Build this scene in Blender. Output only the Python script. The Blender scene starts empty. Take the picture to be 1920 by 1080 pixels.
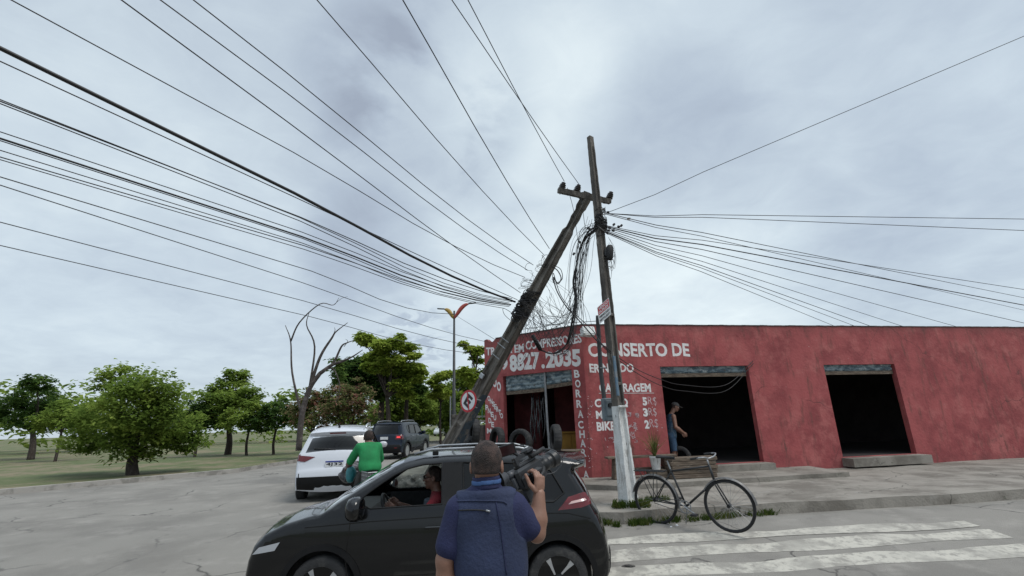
import bpy, bmesh, math, random
import numpy as np
from mathutils import Vector, Matrix, geometry
PI = math.pi
random.seed(7)
rng = np.random.default_rng(7)
scn = bpy.context.scene
COL = scn.collection

# ------------------------------------------------------------------ camera
CAM_H, FOC = 1.85, 880.0
PITCH = math.atan(252 / 880); ROLL = math.radians(-1.83)
_R0 = Vector((1, 0, 0)); _U0 = Vector((0, -math.sin(PITCH), math.cos(PITCH))); FWD = Vector((0, math.cos(PITCH), math.sin(PITCH)))
RGT = math.cos(ROLL) * _R0 + math.sin(ROLL) * _U0
UPV = -math.sin(ROLL) * _R0 + math.cos(ROLL) * _U0
EYE = Vector((0, 0, CAM_H))
cd = bpy.data.cameras.new('camera'); cam = bpy.data.objects.new('camera', cd); COL.objects.link(cam)
m = Matrix((RGT, UPV, -FWD)).transposed().to_4x4(); m.translation = EYE
cam.matrix_world = m
cd.sensor_width = 36; cd.sensor_fit = 'HORIZONTAL'; cd.lens = FOC / 1920 * 36; cd.clip_end = 3000; cd.clip_start = 0.05
scn.camera = cam

# ------------------------------------------------------------------ world and sun
SUN_EL, SUN_AZ = math.radians(60), math.radians(118)
w = bpy.data.worlds.new("World"); scn.world = w; w.use_nodes = True
nt = w.node_tree; nt.nodes.clear()
def WN(t, **k):
    n = nt.nodes.new(t)
    for a, b in k.items(): setattr(n, a, b)
    return n
wo = WN('ShaderNodeOutputWorld'); bg = WN('ShaderNodeBackground'); bgs = WN('ShaderNodeBackground'); add = WN('ShaderNodeAddShader')
sky = WN('ShaderNodeTexSky', sky_type='NISHITA'); sky.sun_disc = False; sky.sun_elevation = SUN_EL; sky.sun_rotation = SUN_AZ
bgs.inputs['Strength'].default_value = 0.012
nt.links.new(sky.outputs[0], bgs.inputs[0])
tc = WN('ShaderNodeTexCoord'); sep = WN('ShaderNodeSeparateXYZ'); nt.links.new(tc.outputs['Generated'], sep.inputs[0])
def wm(op, a, b=None, c=None, clamp=False):
    n = WN('ShaderNodeMath', operation=op); n.use_clamp = clamp
    for i, v in enumerate((a, b, c)):
        if v is None: continue
        if isinstance(v, (int, float)): n.inputs[i].default_value = v
        else: nt.links.new(v, n.inputs[i])
    return n.outputs[0]
zc = wm('MAXIMUM', sep.outputs['Z'], 0.0); zz = wm('ADD', zc, 0.22)
cx = wm('DIVIDE', sep.outputs['X'], zz); cy = wm('DIVIDE', sep.outputs['Y'], zz)
comb = WN('ShaderNodeCombineXYZ'); nt.links.new(cx, comb.inputs[0]); nt.links.new(cy, comb.inputs[1])
def wnoise(scale, detail, rough, dist=0.0, off=(0, 0, 0)):
    mp = WN('ShaderNodeMapping'); mp.inputs['Location'].default_value = off
    nt.links.new(comb.outputs[0], mp.inputs[0])
    n = WN('ShaderNodeTexNoise'); n.inputs['Scale'].default_value = scale; n.inputs['Detail'].default_value = detail
    n.inputs['Roughness'].default_value = rough; n.inputs['Distortion'].default_value = dist
    nt.links.new(mp.outputs[0], n.inputs['Vector']); return n.outputs['Fac']
def wramp(v, lo, hi):
    n = WN('ShaderNodeMapRange', interpolation_type='SMOOTHSTEP'); nt.links.new(v, n.inputs['Value'])
    n.inputs['From Min'].default_value = lo; n.inputs['From Max'].default_value = hi; return n.outputs[0]
def lobe(px, py, width):                         # a soft cloud patch round one direction of the sky
    d = (FWD + (px - 960) / FOC * RGT + (540 - py) / FOC * UPV).normalized()
    n = WN('ShaderNodeVectorMath', operation='DOT_PRODUCT'); nt.links.new(tc.outputs['Generated'], n.inputs[0]); n.inputs[1].default_value = d
    return wramp(n.outputs['Value'], math.cos(width), 1.0)
big = wnoise(0.9, 3, 0.5, 0.3); mid = wnoise(2.6, 6, 0.55, 0.4, (3, 1, 0)); fine = wnoise(7, 7, 0.6, 0.6, (7, 2, 0))
br = wm('MULTIPLY', lobe(990, 190, 0.24), 0.30)
br = wm('ADD', br, wm('MULTIPLY', lobe(1250, 60, 0.25), 0.16))
br = wm('ADD', br, wm('MULTIPLY', lobe(1230, 580, 0.38), 0.42))
br = wm('ADD', br, wm('MULTIPLY', lobe(860, 560, 0.30), 0.20))
br = wm('ADD', br, wm('MULTIPLY', lobe(250, 420, 0.40), 0.14))
dk = wm('MULTIPLY', lobe(1260, 270, 0.22), 0.30)
dk = wm('ADD', dk, wm('MULTIPLY', lobe(690, 470, 0.17), 0.30))
dk = wm('ADD', dk, wm('MULTIPLY', wm('MULTIPLY', lobe(790, 190, 0.26), wramp(mid, 0.40, 0.66)), 0.62))
dk = wm('ADD', dk, wm('MULTIPLY', wm('MULTIPLY', lobe(780, 640, 0.11), wramp(fine, 0.42, 0.6)), 0.45))
base = wm('ADD', 0.46, wm('MULTIPLY', wm('SUBTRACT', big, 0.5), 0.55))
base = wm('ADD', base, wm('MULTIPLY', wm('SUBTRACT', mid, 0.5), 0.42))
base = wm('ADD', base, wm('MULTIPLY', wm('SUBTRACT', fine, 0.5), 0.30))
val = wm('SUBTRACT', wm('ADD', base, br), dk, None, True)
ramp = WN('ShaderNodeValToRGB'); nt.links.new(val, ramp.inputs[0])
e = ramp.color_ramp.elements
e[0].position = 0.0; e[0].color = (0.325, 0.375, 0.455, 1); e[1].position = 1.0; e[1].color = (0.78, 0.865, 0.885, 1)
x = e.new(0.30); x.color = (0.42, 0.49, 0.575, 1)
x = e.new(0.60); x.color = (0.56, 0.645, 0.71, 1)
zen = WN('ShaderNodeMapRange'); nt.links.new(sep.outputs['Z'], zen.inputs['Value'])
zen.inputs['From Min'].default_value = 0.78; zen.inputs['From Max'].default_value = 1.0; zen.inputs['To Min'].default_value = 1.0; zen.inputs['To Max'].default_value = 2.6
back = WN('ShaderNodeMapRange'); nt.links.new(sep.outputs['Y'], back.inputs['Value'])
back.inputs['From Min'].default_value = 0.25; back.inputs['From Max'].default_value = -0.6; back.inputs['To Min'].default_value = 1.0; back.inputs['To Max'].default_value = 1.0
nt.links.new(ramp.outputs[0], bg.inputs[0]); nt.links.new(wm('MULTIPLY', zen.outputs[0], back.outputs[0]), bg.inputs['Strength'])
nt.links.new(bg.outputs[0], add.inputs[0]); nt.links.new(bgs.outputs[0], add.inputs[1]); nt.links.new(add.outputs[0], wo.inputs[0])
sl = bpy.data.lights.new('sun', 'SUN'); sl.energy = 1.75; sl.angle = math.radians(24); sl.color = (1, 0.96, 0.9)
so = bpy.data.objects.new('sun', sl); COL.objects.link(so)
sd = Vector((math.sin(SUN_AZ) * math.cos(SUN_EL), math.cos(SUN_AZ) * math.cos(SUN_EL), math.sin(SUN_EL)))
so.rotation_euler = sd.to_track_quat('Z', 'Y').to_euler(); so.location = (0, 0, 30)
scn.view_settings.view_transform = 'Standard'; scn.view_settings.look = 'None'; scn.view_settings.exposure = 0.08; scn.view_settings.gamma = 1

# ------------------------------------------------------------------ placing helpers
def rayv(px, py): return FWD + (px - 960) / FOC * RGT + (540 - py) / FOC * UPV
def at(px, py, Y):
    r = rayv(px, py); return EYE + r * (Y / r.y)
def onz(px, py, z):
    r = rayv(px, py); return EYE + r * ((z - CAM_H) / r.z)
def gz(x, y):
    pts = [(-9e9, -.1), (5.6, -.1), (9, .18), (13, .2), (22, .24), (60, .25), (9e9, .25)]
    for (a, za), (b, zb) in zip(pts, pts[1:]):
        if y <= b:
            t = (y - a) / (b - a); t = t * t * (3 - 2 * t) if 5 < a < 9 else t
            return za + (zb - za) * t
    return .25

# ------------------------------------------------------------------ materials
def mat(name, col, rough=0.6, metal=0.0, var=0.0, scale=4.0, bump=0.0, bscale=None, col2=None, coat=0.0, detail=6, emis=None, stretch=None, spec=0.5, lo=0.35, hi=0.65):
    M = bpy.data.materials.new(name); M.use_nodes = True; t = M.node_tree; b = t.nodes['Principled BSDF']
    b.inputs['Roughness'].default_value = rough; b.inputs['Metallic'].default_value = metal
    b.inputs['Coat Weight'].default_value = coat; b.inputs['Coat Roughness'].default_value = 0.03
    b.inputs['Specular IOR Level'].default_value = spec
    c = (*col, 1)
    tcn = t.nodes.new('ShaderNodeTexCoord'); src = tcn.outputs['Object']
    if stretch:
        mp = t.nodes.new('ShaderNodeMapping'); mp.inputs['Scale'].default_value = stretch; t.links.new(src, mp.inputs[0]); src = mp.outputs[0]
    if var or col2:
        n = t.nodes.new('ShaderNodeTexNoise'); n.inputs['Scale'].default_value = scale; n.inputs['Detail'].default_value = detail; n.inputs['Roughness'].default_value = 0.62
        t.links.new(src, n.inputs['Vector'])
        r = t.nodes.new('ShaderNodeValToRGB'); t.links.new(n.outputs['Fac'], r.inputs[0])
        c2 = (*col2, 1) if col2 else tuple(min(1, v * (1 + var)) for v in col) + (1,)
        c1 = c if col2 else tuple(v * (1 - var) for v in col) + (1,)
        r.color_ramp.elements[0].position = lo; r.color_ramp.elements[0].color = c1
        r.color_ramp.elements[1].position = hi; r.color_ramp.elements[1].color = c2
        t.links.new(r.outputs[0], b.inputs['Base Color'])
    else: b.inputs['Base Color'].default_value = c
    if bump:
        n2 = t.nodes.new('ShaderNodeTexNoise'); n2.inputs['Scale'].default_value = bscale or scale * 6; n2.inputs['Detail'].default_value = 5
        t.links.new(src, n2.inputs['Vector']); bp = t.nodes.new('ShaderNodeBump'); bp.inputs['Strength'].default_value = bump; bp.inputs['Distance'].default_value = 0.02
        t.links.new(n2.outputs['Fac'], bp.inputs['Height']); t.links.new(bp.outputs[0], b.inputs['Normal'])
    if emis:
        b.inputs['Emission Color'].default_value = (*emis[:3], 1); b.inputs['Emission Strength'].default_value = emis[3]
    return M
def layered(name, layers, rough=0.85, bump=0.3, bscale=40, zdirt=None):
    """base colour then noise masked layers: (colour, scale, lo, hi, amount, stretch)"""
    M = bpy.data.materials.new(name); M.use_nodes = True; t = M.node_tree; b = t.nodes['Principled BSDF']
    b.inputs['Roughness'].default_value = rough
    tcn = t.nodes.new('ShaderNodeTexCoord'); prev = None
    for i, L in enumerate(layers):
        if i == 0: prev = L; continue
        colr, sc, lo, hi, amt, st = L
        mp = t.nodes.new('ShaderNodeMapping'); mp.inputs['Scale'].default_value = st or (1, 1, 1); mp.inputs['Location'].default_value = (i * 7.3, i * 3.1, i * 1.7)
        t.links.new(tcn.outputs['Object'], mp.inputs[0])
        n = t.nodes.new('ShaderNodeTexNoise'); n.inputs['Scale'].default_value = sc; n.inputs['Detail'].default_value = 8; n.inputs['Roughness'].default_value = 0.65
        t.links.new(mp.outputs[0], n.inputs['Vector'])
        mr = t.nodes.new('ShaderNodeMapRange'); mr.interpolation_type = 'SMOOTHSTEP'; mr.inputs['From Min'].default_value = lo; mr.inputs['From Max'].default_value = hi; mr.inputs['To Max'].default_value = amt
        t.links.new(n.outputs['Fac'], mr.inputs['Value'])
        mx = t.nodes.new('ShaderNodeMix'); mx.data_type = 'RGBA'; t.links.new(mr.outputs[0], mx.inputs[0])
        if isinstance(prev, tuple): mx.inputs[6].default_value = (*prev, 1)
        else: t.links.new(prev, mx.inputs[6])
        mx.inputs[7].default_value = (*colr, 1); prev = mx.outputs[2]
    for zdirt in (zdirt or ()):                # splashed dirt: height limit broken up by noise
        sp = t.nodes.new('ShaderNodeSeparateXYZ'); t.links.new(tcn.outputs['Object'], sp.inputs[0]); nz = t.nodes.new('ShaderNodeTexNoise'); nz.inputs['Scale'].default_value = 1.7; nz.inputs['Detail'].default_value = 9; nz.inputs['Roughness'].default_value = .7
        t.links.new(tcn.outputs['Object'], nz.inputs['Vector']); ml = t.nodes.new('ShaderNodeMath'); ml.operation = 'MULTIPLY_ADD'; t.links.new(nz.outputs['Fac'], ml.inputs[0]); ml.inputs[1].default_value = zdirt[2]; t.links.new(sp.outputs[2], ml.inputs[2])
        mr = t.nodes.new('ShaderNodeMapRange'); mr.interpolation_type = 'SMOOTHSTEP'; mr.inputs['From Min'].default_value = zdirt[1]; mr.inputs['From Max'].default_value = zdirt[0]; mr.inputs['To Max'].default_value = .85
        t.links.new(ml.outputs[0], mr.inputs['Value']); mx = t.nodes.new('ShaderNodeMix'); mx.data_type = 'RGBA'; t.links.new(mr.outputs[0], mx.inputs[0]); t.links.new(prev, mx.inputs[6]); mx.inputs[7].default_value = (*zdirt[3], 1); prev = mx.outputs[2]
    t.links.new(prev, b.inputs['Base Color'])
    n2 = t.nodes.new('ShaderNodeTexNoise'); n2.inputs['Scale'].default_value = bscale; n2.inputs['Detail'].default_value = 8; t.links.new(tcn.outputs['Object'], n2.inputs['Vector'])
    bp = t.nodes.new('ShaderNodeBump'); bp.inputs['Strength'].default_value = bump; bp.inputs['Distance'].default_value = 0.02
    t.links.new(n2.outputs['Fac'], bp.inputs['Height']); t.links.new(bp.outputs[0], b.inputs['Normal'])
    return M
def glass(name, tint, gloss=0.04):
    M = bpy.data.materials.new(name); M.use_nodes = True; t = M.node_tree; t.nodes.clear()
    o = t.nodes.new('ShaderNodeOutputMaterial'); mx = t.nodes.new('ShaderNodeMixShader'); tr = t.nodes.new('ShaderNodeBsdfTransparent'); g = t.nodes.new('ShaderNodeBsdfGlossy')
    fr = t.nodes.new('ShaderNodeFresnel'); fr.inputs[0].default_value = 1.5
    tr.inputs[0].default_value = (*tint, 1); g.inputs['Roughness'].default_value = gloss
    t.links.new(fr.outputs[0], mx.inputs[0]); t.links.new(tr.outputs[0], mx.inputs[1]); t.links.new(g.outputs[0], mx.inputs[2]); t.links.new(mx.outputs[0], o.inputs[0]); return M
def leafmat(name, c1, c2, c3, scale=0.6):
    M = bpy.data.materials.new(name); M.use_nodes = True; t = M.node_tree; t.nodes.clear()
    o = t.nodes.new('ShaderNodeOutputMaterial'); mx = t.nodes.new('ShaderNodeMixShader'); d = t.nodes.new('ShaderNodeBsdfDiffuse'); tl = t.nodes.new('ShaderNodeBsdfTranslucent')
    tcn = t.nodes.new('ShaderNodeTexCoord'); n = t.nodes.new('ShaderNodeTexNoise'); n.inputs['Scale'].default_value = scale; n.inputs['Detail'].default_value = 8; n.inputs['Roughness'].default_value = 0.75
    t.links.new(tcn.outputs['Object'], n.inputs['Vector'])
    r = t.nodes.new('ShaderNodeValToRGB'); t.links.new(n.outputs['Fac'], r.inputs[0]); e = r.color_ramp.elements
    e[0].position = 0.34; e[0].color = (*c1, 1); e[1].position = 0.66; e[1].color = (*c3, 1); q = e.new(0.5); q.color = (*c2, 1)
    t.links.new(r.outputs[0], d.inputs[0]); t.links.new(r.outputs[0], tl.inputs[0]); mx.inputs[0].default_value = 0.5
    t.links.new(d.outputs[0], mx.inputs[1]); t.links.new(tl.outputs[0], mx.inputs[2]); t.links.new(mx.outputs[0], o.inputs[0]); return M

RED = layered('red_wall_paint', [(0.37, .085, .085), ((0.22, .042, .046), 1.2, .4, .65, .8, None), ((0.46, .14, .13), 1.8, .48, .68, .7, None), ((0.13, .055, .045), 2.2, .50, .74, .8, (3, 3, .6)), ((0.07, .045, .04), 1.6, .62, .74, .7, None), ((0.5, .36, .33), 14, .68, .72, .8, None)], .85, .5, 14, zdirt=((.2, 1.5, 1.4, (.10, .055, .05)), (5.15, 4.45, .9, (.11, .05, .045))))
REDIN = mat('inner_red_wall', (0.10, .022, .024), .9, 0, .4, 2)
CONC = layered('pole_concrete', [(0.125, .112, .098), ((0.045, .040, .036), 2.2, .4, .62, .9, (3, 3, .4)), ((0.34, .32, .29), 5, .56, .7, .7, (3, 3, .6)), ((0.03, .028, .026), 9, .6, .7, .7, None)], .9, .6, 30)
CONCD = layered('leaning_pole_concrete', [(0.19, .172, .15), ((0.065, .058, .05), 2.2, .4, .6, .9, (3, 3, .5)), ((0.24, .21, .185), 4, .57, .7, .6, (3, 3, .6)), ((0.016, .014, .013), 9, .56, .68, .8, None)], .9, .6, 30)
WHITEWASH = layered('whitewashed_concrete', [(0.62, .63, .62), ((0.35, .34, .32), 5, .5, .64, .8, (3, 3, .5)), ((0.13, .12, .11), 8, .6, .68, .9, (2, 2, .7))], .85, .5, 30)
BLUEWASH = layered('faded_blue_paint', [(0.10, .16, .22), ((0.2, .2, .2), 5, .5, .64, .8, None)], .85, .5, 30)
PAVE = layered('sidewalk_concrete', [(0.27, .248, .215), ((0.14, .125, .105), 1.1, .4, .64, .9, None), ((0.33, .31, .28), 3, .56, .72, .6, None), ((0.06, .07, .04), 5, .62, .72, .8, None)], .92, .6, 25)
ASPH = layered('worn_asphalt', [(0.245, .230, .205), ((0.18, .168, .15), .5, .4, .62, .8, None), ((0.31, .29, .26), 1.6, .5, .72, .7, None), ((0.09, .085, .08), 3.2, .62, .72, .6, None), ((0.4, .39, .37), 60, .62, .7, .5, None), ((0.08, .08, .08), 75, .6, .7, .5, None)], .93, .6, 90)
def add_cracks(M, scale, width, colr, amt):
    t = M.node_tree; b = t.nodes['Principled BSDF']; L = b.inputs['Base Color'].links[0]; prev = L.from_socket; tcn = [n for n in t.nodes if n.type == 'TEX_COORD'][0]
    nz = t.nodes.new('ShaderNodeTexNoise'); nz.inputs['Scale'].default_value = 1.6; nz.inputs['Detail'].default_value = 6; t.links.new(tcn.outputs['Object'], nz.inputs['Vector'])
    mxv = t.nodes.new('ShaderNodeMix'); mxv.data_type = 'VECTOR'; mxv.inputs[0].default_value = .35; t.links.new(tcn.outputs['Object'], mxv.inputs[4]); t.links.new(nz.outputs['Color'], mxv.inputs[5])
    v = t.nodes.new('ShaderNodeTexVoronoi'); v.feature = 'DISTANCE_TO_EDGE'; v.inputs['Scale'].default_value = scale; t.links.new(mxv.outputs[1], v.inputs['Vector'])
    mr = t.nodes.new('ShaderNodeMapRange'); mr.inputs['From Min'].default_value = width; mr.inputs['From Max'].default_value = 0; mr.inputs['To Max'].default_value = amt; t.links.new(v.outputs['Distance'], mr.inputs['Value'])
    n2 = t.nodes.new('ShaderNodeTexNoise'); n2.inputs['Scale'].default_value = .45; t.links.new(tcn.outputs['Object'], n2.inputs['Vector']); m2 = t.nodes.new('ShaderNodeMapRange'); m2.inputs['From Min'].default_value = .47; m2.inputs['From Max'].default_value = .58; t.links.new(n2.outputs['Fac'], m2.inputs['Value'])
    mm = t.nodes.new('ShaderNodeMath'); mm.operation = 'MULTIPLY'; t.links.new(mr.outputs[0], mm.inputs[0]); t.links.new(m2.outputs[0], mm.inputs[1])
    mx = t.nodes.new('ShaderNodeMix'); mx.data_type = 'RGBA'; t.links.new(mm.outputs[0], mx.inputs[0]); t.links.new(prev, mx.inputs[6]); mx.inputs[7].default_value = (*colr, 1); t.links.new(mx.outputs[2], b.inputs['Base Color'])
add_cracks(ASPH, .8, .012, (.05, .047, .043), .9); add_cracks(PAVE, .9, .010, (.04, .04, .03), .9); add_cracks(RED, .55, .004, (.09, .03, .03), .8)
DIRT = layered('earth_and_grass', [(0.10, .12, .045), ((0.20, .16, .10), .3, .45, .6, .9, None), ((0.05, .09, .02), 2, .5, .65, .8, None)], .95, .6, 20)
ZEBRA = layered('worn_road_paint', [(0.48, .455, .395), ((0.255, .24, .212), 2.2, .44, .60, .95, None), ((0.245, .23, .205), 11, .50, .64, .9, None), ((0.42, .4, .35), 2, .4, .7, .6, None)], .85, .3, 60)
LETTER = layered('white_wall_paint', [(0.76, .74, .73), ((0.58, .52, .51), 5, .48, .68, .7, None), ((0.38, .09, .09), 22, .64, .69, .85, None)], .75, .2, 30)
LETTERT = layered('thin_white_paint', [(0.55, .45, .46), ((0.4, .15, .16), 14, .5, .6, .8, None)], .75, .2, 30)
SHUT = layered('worn_shutter_steel', [(0.24, .30, .32), ((0.05, .085, .11), 5, .42, .58, .95, (1, 1, 2)), ((0.5, .52, .5), 7, .56, .66, .7, None), ((0.08, .045, .025), 9, .6, .68, .9, None)], .6, .3, 40)
WOOD = layered('weathered_wood', [(0.17, .13, .095), ((0.08, .06, .045), 3, .4, .6, .9, (1, 8, 8)), ((0.30, .27, .23), 4, .56, .7, .7, (1, 6, 6))], .9, .5, 30)
YWOOD = mat('yellow_plywood', (0.36, .19, .03), .6, 0, .25, 3)
DARKROOM = mat('dark_inside_wall', (0.03, .024, .024), .95, 0, .3, 2)  # dark, slightly mottled tone for back wall, roof and floor
RUBBER = layered('old_tyre_rubber', [(0.022, .022, .023), ((0.055, .053, .05), 6, .5, .66, .8, None)], .8, .5, 60)
BLACKRUB = mat('black_rubber', (0.012, .012, .013), .65, 0, .3, 9)
WIRE = mat('black_cable_sheath', (0.010, .010, .011), .55)
WIREG = mat('grey_cable_sheath', (0.07, .075, .08), .6)
BROWNPORC = mat('brown_porcelain', (0.018, .011, .010), .25, 0, .2, 6, spec=.6)
STEEL = mat('galvanised_steel', (0.32, .33, .34), .45, .7, .2, 8)
DSTEEL = mat('dark_painted_steel', (0.03, .032, .034), .5, .3, .3, 8)
WHITEP = mat('white_plastic', (0.62, .64, .63), .5, 0, .12, 6)
SIGNW = mat('sign_white_enamel', (0.66, .67, .68), .45, 0, .08, 6)
SIGNR = mat('sign_red_enamel', (0.45, .02, .03), .45, 0, .12, 6)
SIGNK = mat('sign_black_enamel', (0.015, .015, .016), .5)
GREYBOX = mat('grey_meter_box', (0.12, .15, .17), .55, 0, .3, 5, bump=.1)
BARK = layered('tree_bark', [(0.040, .030, .024), ((0.085, .07, .056), 4, .5, .65, .8, (3, 3, .6))], .95, .8, 20)
# cars
CARBLACK = mat('black_car_paint', (0.0025, .0028, .0035), .16, 0, 0, coat=.42, spec=.3)
CARCLAD = mat('matte_black_cladding', (0.007, .007, .0075), .6, 0, .15, 30, spec=.25)
CARWHITE = mat('white_car_paint', (0.58, .60, .64), .28, 0, 0, coat=.6)
CARBLUE = mat('dark_blue_car_paint', (0.005, .011, .024), .25, 0, 0, coat=.2, spec=.3)
CARSILV = mat('grey_white_car_paint', (0.5, .52, .54), .3, 0, 0, coat=.6)
TINT = glass('tinted_window_glass', (0.035, .038, .042)); CLEARG = glass('clear_window_glass', (0.62, .68, .66))
GLOSSK = mat('gloss_black_trim', (0.003, .003, .0035), .15, 0, 0, coat=.25, spec=.25)
TAILR = mat('red_tail_light_lens', (0.11, .004, .007), .15, 0, .25, 12, coat=.5)
TAILW = mat('pink_white_lens', (0.60, .40, .38), .15, 0, 0, coat=.8)
ALLOY = mat('alloy_rim', (0.50, .51, .53), .3, .8)
CHROME = mat('bright_trim', (0.6, .62, .64), .25, .9)
SEATM = mat('dark_seat_fabric', (0.02, .02, .022), .85, 0, .3, 20)
# people
SKINB = mat('brown_skin', (0.24, .125, .085), .5, 0, .12, 9, bump=.08, bscale=120)
SKIND = mat('dark_brown_skin', (0.13, .065, .045), .5, 0, .12, 9)
HAIR = layered('short_dark_hair', [(0.020, .013, .011), ((0.085, .052, .042), 14, .42, .66, .9, None)], .8, .9, 160)
NAVY = mat('navy_vest_cloth', (0.020, .029, .068), .85, 0, .18, 5, bump=.25, bscale=60)
NAVY2 = mat('dark_blue_shirt_cloth', (0.014, .018, .062), .85, 0, .2, 6, bump=.25, bscale=90)
COLLAR = mat('light_blue_collar_cloth', (0.045, .10, .24), .85, 0, .2, 12)
GREENT = mat('green_shirt_cloth', (0.012, .21, .065), .85, 0, .2, 5, bump=.2)
REDT = mat('red_shirt_cloth', (0.15, .008, .016), .85, 0, .2, 5)
GREYT = mat('grey_shirt_cloth', (0.05, .065, .085), .85, 0, .2, 5)
DENIM = mat('denim_cloth', (0.05, .10, .17), .85, 0, .3, 8)
DENIMV = layered('patterned_blue_cloth', [(0.045, .11, .18), ((0.16, .2, .24), 16, .52, .6, .9, None), ((0.015, .03, .05), 10, .56, .62, .9, None)], .85, .2, 60)
KHAKI = mat('dark_trouser_cloth', (0.04, .042, .04), .85, 0, .3, 8)
GREYCAP = mat('grey_cap_cloth', (0.10, .095, .09), .85, 0, .25, 20)
EYEW = mat('eye_white', (0.6, .58, .55), .3)
TEAL = mat('teal_plastic_bag', (0.02, .17, .19), .4, 0, .3, 6)
CAMBODY = mat('camcorder_black', (0.009, .0095, .011), .42, 0, .3, 20)
CAMGREY = mat('camcorder_grey', (0.045, .048, .054), .45, 0, .2, 20)
LENSG = mat('lens_glass', (0.01, .012, .02), .05, 0, 0, coat=1)
SCREEN = mat('dim_screen', (0.05, .02, .024), .2, 0, .4, 8)

# ------------------------------------------------------------------ object helpers
def full(o):
    return (full(o.parent) if o.parent else Matrix.Identity(4)) @ o.matrix_basis
def tag(o, label=None, cat=None, group=None, kind=None):
    if label: o['label'] = label
    if cat: o['category'] = cat
    if group: o['group'] = group
    if kind: o['kind'] = kind
    return o
def empty(name, loc=(0, 0, 0), rz=0, label=None, cat=None, group=None):
    o = bpy.data.objects.new(name, None); COL.objects.link(o); o.location = loc; o.rotation_euler = (0, 0, rz); o.empty_display_size = .1
    return tag(o, label, cat, group)
def raw(name, vs, fs, material, parent=None, world=False, smooth=False, angle=None, loc=None, merge=0, mids=None):
    me = bpy.data.meshes.new(name)
    vs = [Vector(v) for v in vs]
    if world and parent:
        inv = full(parent).inverted(); vs = [inv @ v for v in vs]
    if loc is not None and not parent:
        L = Vector(loc); vs = [v - L for v in vs]
    me.from_pydata([tuple(v) for v in vs], [], [tuple(int(i) for i in f) for f in fs])
    ms = material if isinstance(material, (list, tuple)) else [material]
    for mm in ms: me.materials.append(mm)
    if mids is not None: me.polygons.foreach_set('material_index', list(mids))
    if merge:
        b = bmesh.new(); b.from_mesh(me); bmesh.ops.remove_doubles(b, verts=b.verts, dist=merge); b.to_mesh(me); b.free()
    if smooth or angle:
        me.polygons.foreach_set('use_smooth', [True] * len(me.polygons))
        if angle: me.set_sharp_from_angle(angle=math.radians(angle))
    me.update()
    o = bpy.data.objects.new(name, me); COL.objects.link(o)
    if parent: o.parent = parent
    elif loc is not None: o.location = loc
    return o
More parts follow.
